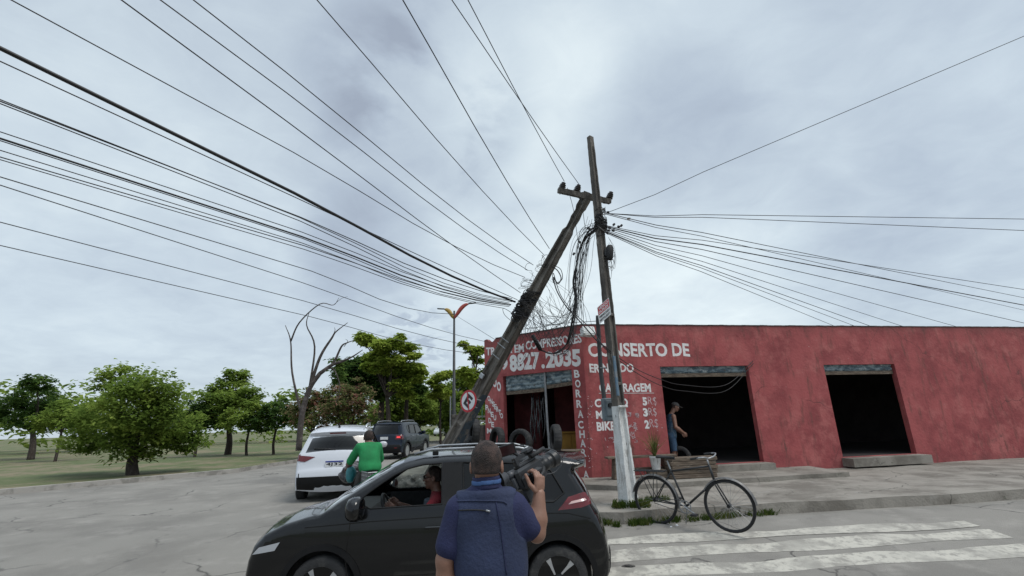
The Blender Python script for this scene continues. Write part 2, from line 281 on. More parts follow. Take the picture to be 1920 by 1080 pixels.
class MB:
    def __init__(s): s.v = []; s.f = []
    def add(s, vs, fs):
        n = len(s.v); s.v += [Vector(v) for v in vs]; s.f += [tuple(i + n for i in f) for f in fs]; return s
    def box(s, c, d, M=None, bev=0.0):
        c = Vector(c); hx, hy, hz = d[0] / 2, d[1] / 2, d[2] / 2
        if bev and min(hx, hy, hz) > bev * 1.2:
            vs = []
            for z in (-hz, -hz + bev, hz - bev, hz):
                k = bev if abs(z) == hz else 0
                for (sx, sy) in ((-1, -1), (1, -1), (1, 1), (-1, 1)):
                    a = (sx * (hx - k), sy * (hy - k - bev), z); b = (sx * (hx - k - bev), sy * (hy - k), z)
                    vs += [a, b] if sx * sy < 0 else [b, a]
            vs2 = []
            for L in range(4):
                ring = vs[L * 8:L * 8 + 8]; ring.sort(key=lambda q: math.atan2(q[1], q[0])); vs2 += ring
            fs = [tuple(range(7, -1, -1)), tuple(range(24, 32))]
            for L in range(3):
                for i in range(8): fs.append((L * 8 + i, L * 8 + (i + 1) % 8, L * 8 + 8 + (i + 1) % 8, L * 8 + 8 + i))
            vs = vs2
        else:
            vs = [(x, y, z) for z in (-hz, hz) for (x, y) in ((-hx, -hy), (hx, -hy), (hx, hy), (-hx, hy))]
            fs = [(3, 2, 1, 0), (4, 5, 6, 7), (0, 1, 5, 4), (1, 2, 6, 5), (2, 3, 7, 6), (3, 0, 4, 7)]
        vs = [(M @ Vector(v) if M else Vector(v)) + c for v in vs]
        return s.add(vs, fs)
    def tube(s, pts, r, n=8, cap=True):
        pts = [Vector(p) for p in pts]; rs = r if isinstance(r, (list, tuple)) else [r] * len(pts)
        vs = []; prev = None
        for i, p in enumerate(pts):
            t = (pts[min(i + 1, len(pts) - 1)] - pts[max(i - 1, 0)])
            t = t.normalized() if t.length > 1e-9 else Vector((0, 0, 1))
            if prev is None:
                a = Vector((0, 0, 1)) if abs(t.z) < .9 else Vector((1, 0, 0)); u = t.cross(a).normalized()
            else: u = (prev - t * prev.dot(t)).normalized()
            prev = u; v = t.cross(u)
            for k in range(n):
                an = 2 * PI * k / n; vs.append(p + rs[i] * (math.cos(an) * u + math.sin(an) * v))
        fs = [(i * n + k, i * n + (k + 1) % n, (i + 1) * n + (k + 1) % n, (i + 1) * n + k) for i in range(len(pts) - 1) for k in range(n)]
        if cap: fs += [tuple(range(n - 1, -1, -1)), tuple((len(pts) - 1) * n + k for k in range(n))]
        return s.add(vs, fs)
    def lathe(s, prof, n=24, M=None, close=False):
        """profile (radius, height) turned about local Z"""
        vs = []
        for (r, h) in prof:
            for k in range(n):
                a = 2 * PI * k / n; v = Vector((r * math.cos(a), r * math.sin(a), h)); vs.append(M @ v if M else v)
        m_ = len(prof); fs = []
        for i in range(m_ if close else m_ - 1):
            j = (i + 1) % m_
            for k in range(n): fs.append((i * n + k, i * n + (k + 1) % n, j * n + (k + 1) % n, j * n + k))
        if not close: fs += [tuple(range(n - 1, -1, -1)), tuple((m_ - 1) * n + k for k in range(n))]
        return s.add(vs, fs)
    def prism(s, poly, M, th):
        """polygon in local XY extruded from 0 to th along local Z"""
        n = len(poly); vs = [M @ Vector((x, y, 0)) for x, y in poly] + [M @ Vector((x, y, th)) for x, y in poly]
        fs = [tuple(range(n - 1, -1, -1)), tuple(range(n, 2 * n))] + [(i, (i + 1) % n, n + (i + 1) % n, n + i) for i in range(n)]
        return s.add(vs, fs)
    def build(s, name, material, parent=None, **k): return raw(name, s.v, s.f, material, parent, **k)
def spline(pts, n=8):
    """Catmull-Rom through points"""
    P = [Vector(p) for p in pts]; P = [P[0] * 2 - P[1]] + P + [P[-1] * 2 - P[-2]]; out = []
    for i in range(1, len(P) - 2):
        for k in range(n):
            t = k / n; a, b, c, d = P[i - 1:i + 3]
            out.append(.5 * ((2 * b) + (c - a) * t + (2 * a - 5 * b + 4 * c - d) * t * t + (3 * b - a - 3 * c + d) * t ** 3))
    out.append(P[-2]); return out
def frame(o, xdir, up=(0, 0, 1)):
    """matrix with local X along xdir, local Y along up, local Z the outward normal"""
    x = Vector(xdir).normalized(); u = Vector(up); z = x.cross(u).normalized(); y = z.cross(x)
    m = Matrix((x, y, z)).transposed().to_4x4(); m.translation = Vector(o); return m
def inpoly(P, poly):
    P = np.asarray(P, float); poly = np.asarray(poly, float); x, y = P[:, 0], P[:, 1]; ins = np.zeros(len(P), bool); n = len(poly)
    for i in range(n):
        x1, y1 = poly[i]; x2, y2 = poly[(i + 1) % n]
        c = ((y1 > y) != (y2 > y)); 
        with np.errstate(divide='ignore', invalid='ignore'): xx = (x2 - x1) * (y - y1) / (y2 - y1 + 1e-30) + x1
        ins ^= c & (x < xx)
    return ins
def segdist(P, poly, closed=True):
    P = np.asarray(P, float); A = np.asarray(poly, float); B = np.roll(A, -1, 0)
    if not closed: A, B = A[:-1], B[:-1]
    best = np.full(len(P), 1e9)
    for a, b in zip(A, B):
        ab = b - a; t = np.clip(((P - a) @ ab) / (ab @ ab + 1e-12), 0, 1); q = a + t[:, None] * ab
        best = np.minimum(best, np.hypot(*(P - q).T))
    return best
def subdiv(poly, sp, closed=True):
    out = []; n = len(poly)
    for i in range(n if closed else n - 1):
        a = np.array(poly[i], float); b = np.array(poly[(i + 1) % n], float); k = max(1, int(math.ceil(np.hypot(*(b - a)) / sp)))
        out += [tuple(a + (b - a) * t / k) for t in range(k)]
    if not closed: out.append(tuple(poly[-1]))
    return out
def cdt(outer, holes, sp, extra=None):
    """triangulated 2-D region with holes: returns points, triangles"""
    outer = subdiv(outer, sp); holes = [subdiv(h, sp) for h in holes]
    pts = []; edges = []
    for loop in [outer] + holes:
        n0 = len(pts); pts += loop; edges += [(n0 + i, n0 + (i + 1) % len(loop)) for i in range(len(loop))]
    o = np.array(outer); xs = np.arange(o[:, 0].min() + sp / 2, o[:, 0].max(), sp); ys = np.arange(o[:, 1].min() + sp / 2, o[:, 1].max(), sp)
    g = np.array([(x + (sp / 2 if j % 2 else 0), y) for j, y in enumerate(ys) for x in xs]).reshape(-1, 2)
    if extra is not None and len(extra): g = np.vstack([g, np.array(extra)])
    if len(g):
        k = inpoly(g, outer)
        for h in holes: k &= ~inpoly(g, h)
        dd = np.minimum.reduce([segdist(g, l) for l in [outer] + holes]); ne = len(extra) if extra is not None else 0
        k &= dd > np.where(np.arange(len(g)) >= len(g) - ne, sp * .04, sp * .35)
        pts = pts + [tuple(q) for q in g[k]]
    r = geometry.delaunay_2d_cdt([Vector(p) for p in pts], edges, [], 0, 1e-6)
    V = np.array([tuple(v) for v in r[0]]); T = [f for f in r[2]]
    c = np.array([V[list(f)].mean(0) for f in T]); k = inpoly(c, outer)
    for h in holes: k &= ~inpoly(c, h)
    T2 = []
    for f, ok in zip(T, k):
        if not ok: continue
        a, b, c_ = V[f[0]], V[f[1]], V[f[2]]
        if (b[0] - a[0]) * (c_[1] - a[1]) - (b[1] - a[1]) * (c_[0] - a[0]) < 0: f = f[::-1]
        T2.append(tuple(f))
    return V, T2
def slab(outer, holes, M, th, sp=0.5):
    """flat panel with openings, local XY polygon, given thickness behind the face (local -Z)"""
    mb = MB(); V, T = cdt(outer, holes, sp); n = len(V)
    mb.add([M @ Vector((x, y, 0)) for x, y in V] + [M @ Vector((x, y, -th)) for x, y in V], T + [tuple(n + i for i in f[::-1]) for f in T])
    for loop in [outer] + list(holes):
        L = subdiv(loop, sp); k = len(L)
        mb.add([M @ Vector((x, y, 0)) for x, y in L] + [M @ Vector((x, y, -th)) for x, y in L], [(i, (i + 1) % k, k + (i + 1) % k, k + i) for i in range(k)])
    return mb
def text_pts(s, offset=0.0, res=3):
    cu = bpy.data.curves.new('t', 'FONT'); cu.body = s; cu.offset = offset; cu.resolution_u = res
    o = bpy.data.objects.new('t', cu); COL.objects.link(o); dg = bpy.context.evaluated_depsgraph_get(); dg.update()
    me = bpy.data.meshes.new_from_object(o.evaluated_get(dg)); V = np.array([tuple(v.co)[:2] for v in me.vertices]); Fc = [tuple(p.vertices) for p in me.polygons]
    bpy.data.objects.remove(o); bpy.data.curves.remove(cu); bpy.data.meshes.remove(me)
    lo, hi = V.min(0), V.max(0); return (V - lo) / (hi - lo), Fc
def text_on(s, M, p0, px, py, material, parent, offset=.03, name='painted_lettering', lift=.003, **k):
    """text whose box starts at p0 (local XY), width vector px, height vector py; lies on plane M"""
    V, Fc = text_pts(s, offset); ar = abs(px[0]) / max(1e-6, abs(py[1])); V = V + np.stack([.012 * np.sin(V[:, 1] * 5 + V[:, 0] * 9 * ar) / max(ar, .3), .022 * np.sin(V[:, 0] * ar * 3.1 + len(s)) + .012 * np.sin(V[:, 0] * ar * 7.7 + 1)], 1); vs = [M @ Vector((p0[0] + a * px[0] + b * py[0], p0[1] + a * px[1] + b * py[1], lift)) for a, b in V]
    return raw(name, vs, Fc, material, parent, **k)
# ------------------------------------------------------------------ ground
def sheet(name, poly, lift, material, sp=1.0, kind='structure', skirt=0.0):
    xs = np.array(poly)
    V, T = cdt(poly, [], sp)
    o = raw(name, [(x, y, gz(x, y) + lift) for x, y in V], T, material, smooth=True); tag(o, kind=kind); return o
ys = sorted(set([-400, -100, -30] + [i * .4 for i in range(-20, 62)] + [28, 35, 50, 80, 150, 300, 700, 1200]))
xs = [-1200, -400, -150, -60, -30, -15, -8, -4, 0, 4, 8, 15, 30, 60, 150, 400, 1200]
gv = [(x, y, gz(x, y) - .012) for y in ys for x in xs]; nx = len(xs)
gf = [(j * nx + i, j * nx + i + 1, (j + 1) * nx + i + 1, (j + 1) * nx + i) for j in range(len(ys) - 1) for i in range(nx - 1)]
tag(raw('ground', gv, gf, DIRT, smooth=True), kind='structure')
sheet('road', [(-40, -12), (30, -12), (30, 12), (2, 12), (-2, 18), (1, 44.5), (-8, 46.5), (-10.6, 45), (-10.8, 30), (-11.5, 20), (-16, 15), (-40, 13)], 0.0, ASPH, .8)
# crosswalk stripes, uneven hand-worn edges
def stripe(a, b, wd, seed):
    r = random.Random(seed); n = 46; up = []; dn = []
    for i in range(n + 1):
        t = i / n; x = a[0] + (b[0] - a[0]) * t; y = a[1] + (b[1] - a[1]) * t
        k = .045 * math.sin(x * 2.3 + seed) + .02 * math.sin(x * 5.1 + seed * 2) + r.uniform(-.008, .008)
        k2 = .035 * math.sin(x * 1.9 + seed * 3) + r.uniform(-.008, .008)
        up.append((x, y + wd / 2 + k)); dn.append((x, y - wd / 2 + k2))
    return up + dn[::-1]
for i, (a, b, wd) in enumerate((((-1.5, 7.65), (7, 8.05), .30), ((-1.5, 7.08), (7, 7.62), .36), ((-1.5, 6.52), (7, 7.05), .36), ((-1.5, 5.92), (7, 6.40), .36), ((-1.5, 5.25), (7, 5.7), .34), ((-1.5, 4.5), (7, 4.9), .34), ((-1.5, 3.7), (7, 4.1), .34))):
    sheet('crosswalk_stripe', stripe(a, b, wd, i + 2), .004, ZEBRA, .25)
# sidewalk with kerb
SW = [(16, 10.8), (8, 9.35), (2.6, 8.78), (1.75, 8.62), (1.25, 8.72), (.7, 9.25), (-1.2, 11.0), (-3.3, 12.7), (-4.0, 14.5), (-4.6, 19), (-1.0, 19), (-1.0, 20.5), (16, 20.5)]
V, T = cdt(SW, [], .6); KZ = .35
mb = MB(); mb.add([(x, y, KZ + .012 * math.sin(x * 3) * math.sin(y * 2.3)) for x, y in V], T)
L = subdiv(SW, .12); r = random.Random(4)
k = len(L); jit = [r.uniform(-.02, .02) for _ in L]
mb.add([(x, y, KZ + .012 * math.sin(x * 3) * math.sin(y * 2.3)) for x, y in L] + [(x + jit[i], y - .03 + jit[i], -.2) for i, (x, y) in enumerate(L)], [(i, k + i, k + (i + 1) % k, (i + 1) % k) for i in range(k)])
tag(mb.build('sidewalk', PAVE, smooth=False), kind='structure')
# upper slab next to the walls (a step) 
ST = [(8, 12.2), (3.4, 11.3), (2.2, 11.05), (1.5, 11.45), (1.15, 12.2), (-.6, 13.5), (-1.2, 14.9), (-1.0, 16), (8, 16)]
V, T = cdt(ST, [], .5); mb = MB(); mb.add([(x, y, KZ + .10) for x, y in V], T); L = subdiv(ST, .2); k = len(L)
mb.add([(x, y, KZ + .10) for x, y in L] + [(x, y, KZ - .05) for x, y in L], [(i, k + i, k + (i + 1) % k, (i + 1) % k) for i in range(k)])
tag(mb.build('sidewalk_step', PAVE), kind='structure')

# ------------------------------------------------------------------ tyre repair shop
A = Vector((-.93, 14.70, 0)); B = Vector((1.87, 12.69, 0)); dR = Vector((math.cos(math.radians(10.7)), math.sin(math.radians(10.7)), 0)); Cc = B + dR * 22
shop = empty('tyre_repair_shop', B, 0, 'red painted corner building with white hand-lettered walls and half-open roller shutters', 'building')
ML = frame((A.x, A.y, 0), B - A); MR = frame((B.x, B.y, 0), dR)
WL = (B - A).length; TOP = 4.37
def wpt(M, px, py):
    """pixel -> local XY on a wall plane"""
    o = M.translation; n = M.to_3x3() @ Vector((0, 0, 1)); r = rayv(px, py); t = (o - EYE).dot(n) / r.dot(n)
    q = M.inverted() @ (EYE + r * t); return q.x, q.y
def rough_top(u0, u1, z, amp, seed, sp=.1):
    r = random.Random(seed); n = int((u1 - u0) / sp); return [(u0 + (u1 - u0) * i / n, z + r.uniform(-amp, amp)) for i in range(n, -1, -1)]
DL = (.70, 3.05, .45, 3.19)                            # left opening u0,u1,z0,z1
topL = rough_top(.45, WL, TOP, .012, 1) + [(.42, TOP - .03), (.33, TOP - .09), (.18, TOP - .05), (.1, TOP + .02), (0, TOP)]
slab([(0, 0)] + [(WL, 0)] + topL, [[(DL[0], DL[2]), (DL[1], DL[2]), (DL[1], DL[3]), (DL[0], DL[3])]], ML, .16, .6).build('front_wall', RED, shop, world=True)
doors = [(2.18, 4.9), (7.4, 9.9), (15.0, 17.6)]
holes = [[(a, .62), (b, .62), (b, 3.21), (a, 3.21)] for a, b in doors]
slab([(.0, 0), (22, 0)] + rough_top(.0, 22, TOP, .010, 2), holes, MR, .16, .6).build('front_wall', RED, shop, world=True)
# side and back walls, roof, floor
mb = MB()
def vwall(p, q, z0, z1, th=.12):
    d = (q - p); m_ = frame((p.x, p.y, 0), d); return slab([(0, z0), (d.length, z0), (d.length, z1), (0, z1)], [], m_, th, 3)
Ab = A + Vector((.25, 5.0, 0)); Cb = Cc + Vector((-1.0, 5.2, 0))
vwall(Ab, A + Vector((.02, .05, 0)), 0, TOP - .05).build('side_wall', RED, shop, world=True)
vwall(Cc + Vector((0, .2, 0)), Cb, 0, TOP - .05).build('side_wall', RED, shop, world=True)
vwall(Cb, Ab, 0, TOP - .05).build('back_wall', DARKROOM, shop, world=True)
def plate(poly, z, th): 
    mb = MB(); n = len(poly); mb.add([(x, y, z) for x, y in poly] + [(x, y, z - th) for x, y in poly], [tuple(range(n)), tuple(range(2 * n - 1, n - 1, -1))] + [(i, n + i, n + (i + 1) % n, (i + 1) % n) for i in range(n)]); return mb
inn = [(A.x + .16, A.y + .16), (B.x + .02, B.y + .2), (Cc.x - .2, Cc.y + .2), (Cb.x - .15, Cb.y - .2), (Ab.x + .15, Ab.y - .2)]
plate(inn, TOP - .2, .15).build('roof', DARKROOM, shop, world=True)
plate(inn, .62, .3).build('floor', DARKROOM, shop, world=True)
# reddish inner partitions seen through the openings
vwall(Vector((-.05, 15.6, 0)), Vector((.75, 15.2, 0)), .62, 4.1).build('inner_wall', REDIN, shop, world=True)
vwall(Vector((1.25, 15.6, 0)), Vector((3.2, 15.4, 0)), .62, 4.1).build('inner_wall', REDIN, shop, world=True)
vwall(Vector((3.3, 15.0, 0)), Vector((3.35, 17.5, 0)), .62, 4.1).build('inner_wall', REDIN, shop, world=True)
# roller shutters
def shutter(M, u0, u1, ztop, zbot, tilt=0.0):
    mb = MB(); n = max(2, int((ztop - zbot) / .105))
    vs = []; N = n * 4
    for i in range(N + 1):
        z = ztop - (ztop - zbot) * i / N; dpt = -.115 + .034 * abs(math.sin(PI * i / 4)) ** .7 
        for (u, s) in ((u0, 0), (u1, 1)): vs.append(M @ Vector((u, z + tilt * s, dpt)))
    mb.add(vs, [(2 * i, 2 * i + 2, 2 * i + 3, 2 * i + 1) for i in range(N)])
    o = mb.build('rolling_shutter', SHUT, shop, world=True, smooth=True)
    b = MB(); R3 = M.to_3x3(); b.box(M @ Vector(((u0 + u1) / 2, zbot - .05 + tilt / 2, -.095)), (u1 - u0 - .02, .10, .035), R3 @ Matrix.Rotation(math.atan2(tilt, u1 - u0), 3, 'Z'))
    raw('bottom_rail', b.v, b.f, WOOD, o, world=True); return o
um = 2.13
shutter(ML, DL[0] + .05, um - .03, DL[3] + .08, 2.74, .02); shutter(ML, um + .05, DL[1] - .02, DL[3] + .08, 2.83, .05)
mb = MB(); mb.tube([ML @ Vector((um + .01, 3.2, -.07)), ML @ Vector((um + .02, 2.0, -.07)), ML @ Vector((um + .07, .5, -.05))], .033, 8); mb.build('shutter_post', STEEL, shop, world=True)
mb = MB()
for u in (DL[0] + .025, DL[1] - .012): mb.box(ML @ Vector((u, 1.9, -.09)), (.05, 2.7, .10), None)
for a, b in doors:
    shutter(MR, a + .03, b - .03, 3.25, 3.02)
# concrete door steps
for a, b in doors:
    s = MB(); s.box(MR @ Vector(((a + b) / 2, .5, .1)), (b - a + .1, .22, .55), MR.to_3x3()); s.build('door_step', PAVE, shop, world=True)
s = MB(); s.box(ML @ Vector(((DL[0] + DL[1]) / 2, .5, -.0)), (DL[1] - DL[0] - .01, .2, .25), ML.to_3x3()); s.build('door_step', PAVE, shop, world=True)
# parapet drip: thin dark mortar cap
for M, u1 in ((ML, WL), (MR, 22)):
    c = MB(); r = random.Random(9)
    pts = [(u, TOP + .012 + r.uniform(-.006, .006)) for u in np.arange(0.46 if M is ML else .0, u1, .12)] + [(u1, TOP + .012)]
    for (a, za), (b, zb) in zip(pts, pts[1:]): c.box(M @ Vector(((a + b) / 2, (za + zb) / 2 - .004, -.075)), (b - a + .004, .03, .175), M.to_3x3())
    c.build('parapet_cap', layered('mossy_mortar', [(0.10, .075, .07), ((0.03, .028, .026), 4, .45, .6, .9, None)], .95, .5, 30) if M is ML else bpy.data.materials['mossy_mortar'], shop, world=True)
# lettering (pixel corners of each line turned into wall coordinates)
def wtext(M, s, bl, br, top, material=LETTER, off=.035, lift=.003):
    a = wpt(M, *bl); b = wpt(M, *br); t = wpt(M, bl[0], top)
    return text_on(s, M, a, (b[0] - a[0], b[1] - a[1]), (0, t[1] - a[1]), material, shop, off, lift=lift, world=True)
wtext(ML, 'TROCA EM', (911.5, 667), (983, 660), 652); wtext(ML, 'COMPRESSORES', (986, 656.5), (1091, 643), 640)
wtext(ML, '8', (929, 698), (938.5, 696.5), 676); wtext(ML, '9', (940, 694.5), (952.5, 693), 673.5)
wtext(ML, '8827', (956, 697.5), (1013, 692.5), 665, off=.05); wtext(ML, '.', (1015.5, 691.5), (1022, 691), 683, off=.06); wtext(ML, '2035', (1024, 690.5), (1090, 686), 659, off=.05)
wtext(ML, 'S', (917.5, 717), (924, 719), 700)
wtext(ML, 'O', (924, 726.5), (931.5, 727), 708, off=.05); wtext(ML, 'O', (932, 734), (939.5, 734.5), 716, off=.05)
for ch, x, y in zip('CONSERTO', (912, 917, 921.3, 925.6, 929.3, 933, 937.5, 941), (740, 747, 752, 757.5, 762.5, 767, 773, 779.5)):
    wtext(ML, ch, (x - 2.6, y + 5), (x + 2.2, y + 5.6), y - 5)
for ch, x, y in zip('PNEUDEM', (913, 917.5, 923, 928, 918.7, 924, 917.5), (764, 770, 777, 783, 788.5, 796, 808)):
    k = 4.2 if ch == 'M' else 2.6
    wtext(ML, ch, (x - k, y + 5), (x + k, y + 5.6), y - 5)
for ch, x, y in zip('BORRACHARIA', (1082, 1084, 1085, 1086.5, 1089, 1089.5, 1092, 1093.5, 1095, 1097, 1099.5), (701, 719.5, 738, 757.5, 776.5, 796.5, 814.5, 831.5, 849, 869, 890)):
    k = 1.4 if ch == 'I' else 5
    wtext(ML, ch, (x - k, y + 7.6), (x + k, y + 7), y - 7, off=.03)
wtext(MR, 'CONSERTO DE', (1103.5, 669), (1294, 668.5), 643, off=.03)
wtext(MR, 'ERINALDO', (1106, 699), (1189, 698), 682)
wtext(MR, 'CALIBRAGEM', (1124, 735.5), (1221, 735), 719)
wtext(MR, 'CARRO', (1115.5, 764), (1178, 762), 748); wtext(MR, '5', (1205.5, 761), (1214, 761), 745, off=.05); wtext(MR, 'R$', (1216, 761), (1232, 761), 744, LETTERT, off=-.01)
wtext(MR, 'MOTO', (1118, 785.5), (1172, 784), 770); wtext(MR, '3', (1206.5, 781.5), (1215.5, 781.5), 765.5, off=.05); wtext(MR, 'R$', (1217, 781.5), (1232, 781), 765, LETTERT, off=-.01)
wtext(MR, 'BIKE', (1119.5, 808), (1154, 807), 791); wtext(MR, '2', (1209.5, 804), (1218, 804), 788, off=.05); wtext(MR, 'R$', (1219, 804), (1235, 803), 786, LETTERT, off=-.01)
def stroke(M, pix, wd, material=LETTERT, name='paint_scrawl'):
    mb = MB(); p = [Vector(wpt(M, *q)) for q in pix]
    for a, b in zip(p, p[1:]):
        d = (b - a); 
        if d.length < 1e-4: continue
        n = Vector((-d.y, d.x)).normalized() * wd / 2; mb.add([M @ Vector((*(a + n), .004)), M @ Vector((*(a - n), .004)), M @ Vector((*(b - n), .004)), M @ Vector((*(b + n), .004))], [(0, 1, 2, 3)])
    return mb.build(name, material, shop, world=True)
stroke(MR, [(1123, 737.5), (1226, 737)], .012, LETTER)
r = random.Random(3)
for (x0, y0, x1, y1) in ((1178, 792, 1196, 808), (1180, 810, 1195, 829), (1134, 820, 1154, 838), (1176, 773, 1183, 782), (1191, 775, 1199, 783)):
    for q in range(4):
        cxp, cyp = r.uniform(x0, x1), r.uniform(y0, y1)
        stroke(MR, [(min(x1, max(x0, cxp + r.uniform(-5, 5))), min(y1, max(y0, cyp + r.uniform(-6, 6)))) for _ in range(6)], .014)
mb = MB()                                             # loose flecks of paint on the pier
for _ in range(70):
    u, z = wpt(MR, r.uniform(1101, 1245), r.uniform(740, 870)); s_ = r.uniform(.006, .02)
    if r.random() < .6: u, z = wpt(MR, r.uniform(1101, 1112), r.uniform(740, 880))
    if u > 2.1: continue
    mb.add([MR @ Vector((u + s_ * r.uniform(.5, 1) * math.cos(a), z + s_ * r.uniform(.5, 1.2) * math.sin(a), .004)) for a in (0, 1.2, 2.4, 3.8, 5)], [(0, 1, 2, 3, 4)])
tag(mb.build('paint_fleck', LETTERT, shop, world=True), kind='stuff')
# curtain of inner tubes, cupboard (things inside)
cur = empty('hanging_inner_tubes', at(1007, 840, 14.3), 0, 'black glossy inner tubes hanging in the dark doorway beside the shutter post', 'inner tubes')
for i in range(9):
    x = 996 + i * 3.0; y1 = r.uniform(805, 838); p0 = at(x, 738 + r.uniform(0, 12), 14.1 + r.uniform(-.05, .05)); p1 = at(x + r.uniform(-3, 3), y1, 14.1)
    pts = [p0.lerp(p1, t) + Vector((.03 * math.sin(t * 7 + i * 2), 0, 0)) for t in np.linspace(0, 1, 9)]
    mb = MB(); mb.tube(pts, [.012] + [.022 + .006 * math.sin(k * 1.7 + i) for k in range(7)] + [.01], 6)
    mb.build('tube_strand', mat('shiny_tube_rubber', (0.02, .022, .026), .22, 0, .5, 9, spec=.8) if i == 0 else bpy.data.materials['shiny_tube_rubber'], cur, world=True, smooth=True)
p = at(1071, 850, 14.4)
cup = empty('plywood_cabinet', (p.x, 14.4, .62), .05, 'yellow plywood counter inside the shop beside the lettered pier', 'counter')
b = MB(); b.box((0, 0, .45), (.62, .4, .86), None, .01); b.build('carcass', YWOOD, cup); b = MB(); b.box((0, -.02, .905), (.70, .5, .045), None, .006); b.build('top', YWOOD, cup)
for s in (-1, 1): b = MB(); b.box((s * .15, -.213, .45), (.28, .02, .76), None, .004); b.build('door', YWOOD, cup)
# flood light on the corner
p = at(1102, 622, 12.45)
fl = empty('flood_light', p, -.2, 'white boxy flood light fixed high on the corner of the red building', 'lamp')
b = MB(); b.box((0, 0, 0), (.36, .2, .24), Matrix.Rotation(.5, 3, 'Z') @ Matrix.Rotation(-.35, 3, 'X'), .02); b.build('housing', WHITEP, fl)
b = MB(); b.box((.05, -.09, -.035), (.28, .012, .16), Matrix.Rotation(.5, 3, 'Z') @ Matrix.Rotation(-.35, 3, 'X')); b.build('lens', mat('frosted_lens', (.42, .43, .42), .3), fl)
b = MB(); b.tube([(0, .04, 0), (.02, .2, .02), (.03, .28, .02)], .018); b.build('bracket', DSTEEL, fl)
# low concrete fence left of the building
fn = empty('concrete_fence', (-1.42, 15.4, .3), 0, 'low weathered fence with two pale rails left of the red building', 'fence')
b = MB(); b.box((.0, 0, .75), (1.05, .09, 1.5), None, .01); b.build('lower_panel', CONC, fn)
for z in (1.62, 1.76): b = MB(); b.box((.0, -.02, z), (1.08, .06, .055), None, .006); b.build('rail', mat('pale_rail_paint', (.36, .35, .31), .8, 0, .3, 4) if z < 1.7 else bpy.data.materials['pale_rail_paint'], fn)
for x in (-.53,): b = MB(); b.box((x, -.03, .92), (.16, .16, 1.86), None, .012); b.build('post', CONCD, fn)
b = MB(); b.tube([(.35, -.05, 1.7), (.36, -.06, 2.35), (.40, -.06, 2.9)], .014, 6); b.build('stake', mat('green_stake', (.12, .4, .22), .5), fn)

# ------------------------------------------------------------------ utility poles
def tpole(name, base, top, w0, d0, w1, d1, yaw, material, label, slots=(), ground=None):
    """double-T concrete pole with recessed channels on its two wide faces"""
    base = Vector(base); top = Vector(top); ax = (top - base); Ln = ax.length; z = ax.normalized()
    xx = Vector((math.cos(yaw), math.sin(yaw), 0)); xx = (xx - z * xx.dot(z)).normalized(); yy = z.cross(xx)
    Mx = Matrix((xx, yy, z)).transposed().to_4x4(); Mx.translation = base
    root = empty(name, base, 0, label, 'utility pole'); root.matrix_basis = Mx
    def prof(t, rec):
        w_ = w0 + (w1 - w0) * t; d_ = d0 + (d1 - d0) * t; f = .20 * w_; r_ = d_ * .26 * rec
        return [(-w_ / 2, -d_ / 2), (-w_ / 2 + f, -d_ / 2), (-w_ / 2 + f * 1.5, -d_ / 2 + r_), (w_ / 2 - f * 1.5, -d_ / 2 + r_), (w_ / 2 - f, -d_ / 2), (w_ / 2, -d_ / 2),
                (w_ / 2, d_ / 2), (w_ / 2 - f, d_ / 2), (w_ / 2 - f * 1.5, d_ / 2 - r_), (-w_ / 2 + f * 1.5, d_ / 2 - r_), (-w_ / 2 + f, d_ / 2), (-w_ / 2, d_ / 2)]
    rr = random.Random(5); vs = []; n = 90
    for i in range(n + 1):
        t = i / n; rec = 1.0
        for (s0, s1) in slots:
            if s0 < t < s1: rec = .05
        if t > .965: rec = .0
        vs += [(x + rr.uniform(-.004, .004), y + rr.uniform(-.004, .004), t * Ln) for x, y in prof(t, rec)]
    fs = [(i * 12 + k, i * 12 + (k + 1) % 12, (i + 1) * 12 + (k + 1) % 12, (i + 1) * 12 + k) for i in range(n) for k in range(12)] + [tuple(range(11, -1, -1)), tuple(n * 12 + k for k in range(12))]
    return root, Ln, vs, fs, n
# standing pole
PB = Vector((1.98, 9.21, .3)); PT = Vector((1.86, 9.21, 7.95))
pole, Ln, vs, fs, n = tpole('utility_pole', PB, PT, .215, .18, .118, .095, math.radians(36), CONC, 'upright grey concrete utility pole with whitewashed foot on the sidewalk', slots=((.0, .02), (.225, .24), (.40, .41), (.6, .61)))
cut = int(n * .235); lower = [f for f in fs if len(f) == 4 and max(f) <= cut * 12 + 11] + [fs[-2]]; upper = [f for f in fs if f not in set(lower)]
def compact(vs, fs):
    u = sorted({i for f in fs for i in f}); mp = {a: b for b, a in enumerate(u)}; return [vs[i] for i in u], [tuple(mp[i] for i in f) for f in fs]
a, b_ = compact(vs, upper); raw('shaft', a, b_, CONC, pole)
a, b_ = compact([(x * (1.04 + .27 * max(0, 1 - z / (Ln * .235))), y * (1.04 + .27 * max(0, 1 - z / (Ln * .235))), z) for x, y, z in vs], lower); raw('whitewashed_foot', a, b_, WHITEWASH, pole)
b = MB(); b.box((0, -.11, Ln * .232), (.23, .05, .04), None, .008); b.build('ledge', WHITEWASH, pole)
b = MB(); b.box((-.075, -.085, 2.35), (.06, .03, .75), None, .004); b.build('faded_paint_patch', BLUEWASH, pole)
for z in (2.2, 3.55): b = MB(); b.box((.0, -.082, z), (.12, .04, .06), None, .01); b.build('recess_lip', CONC, pole)
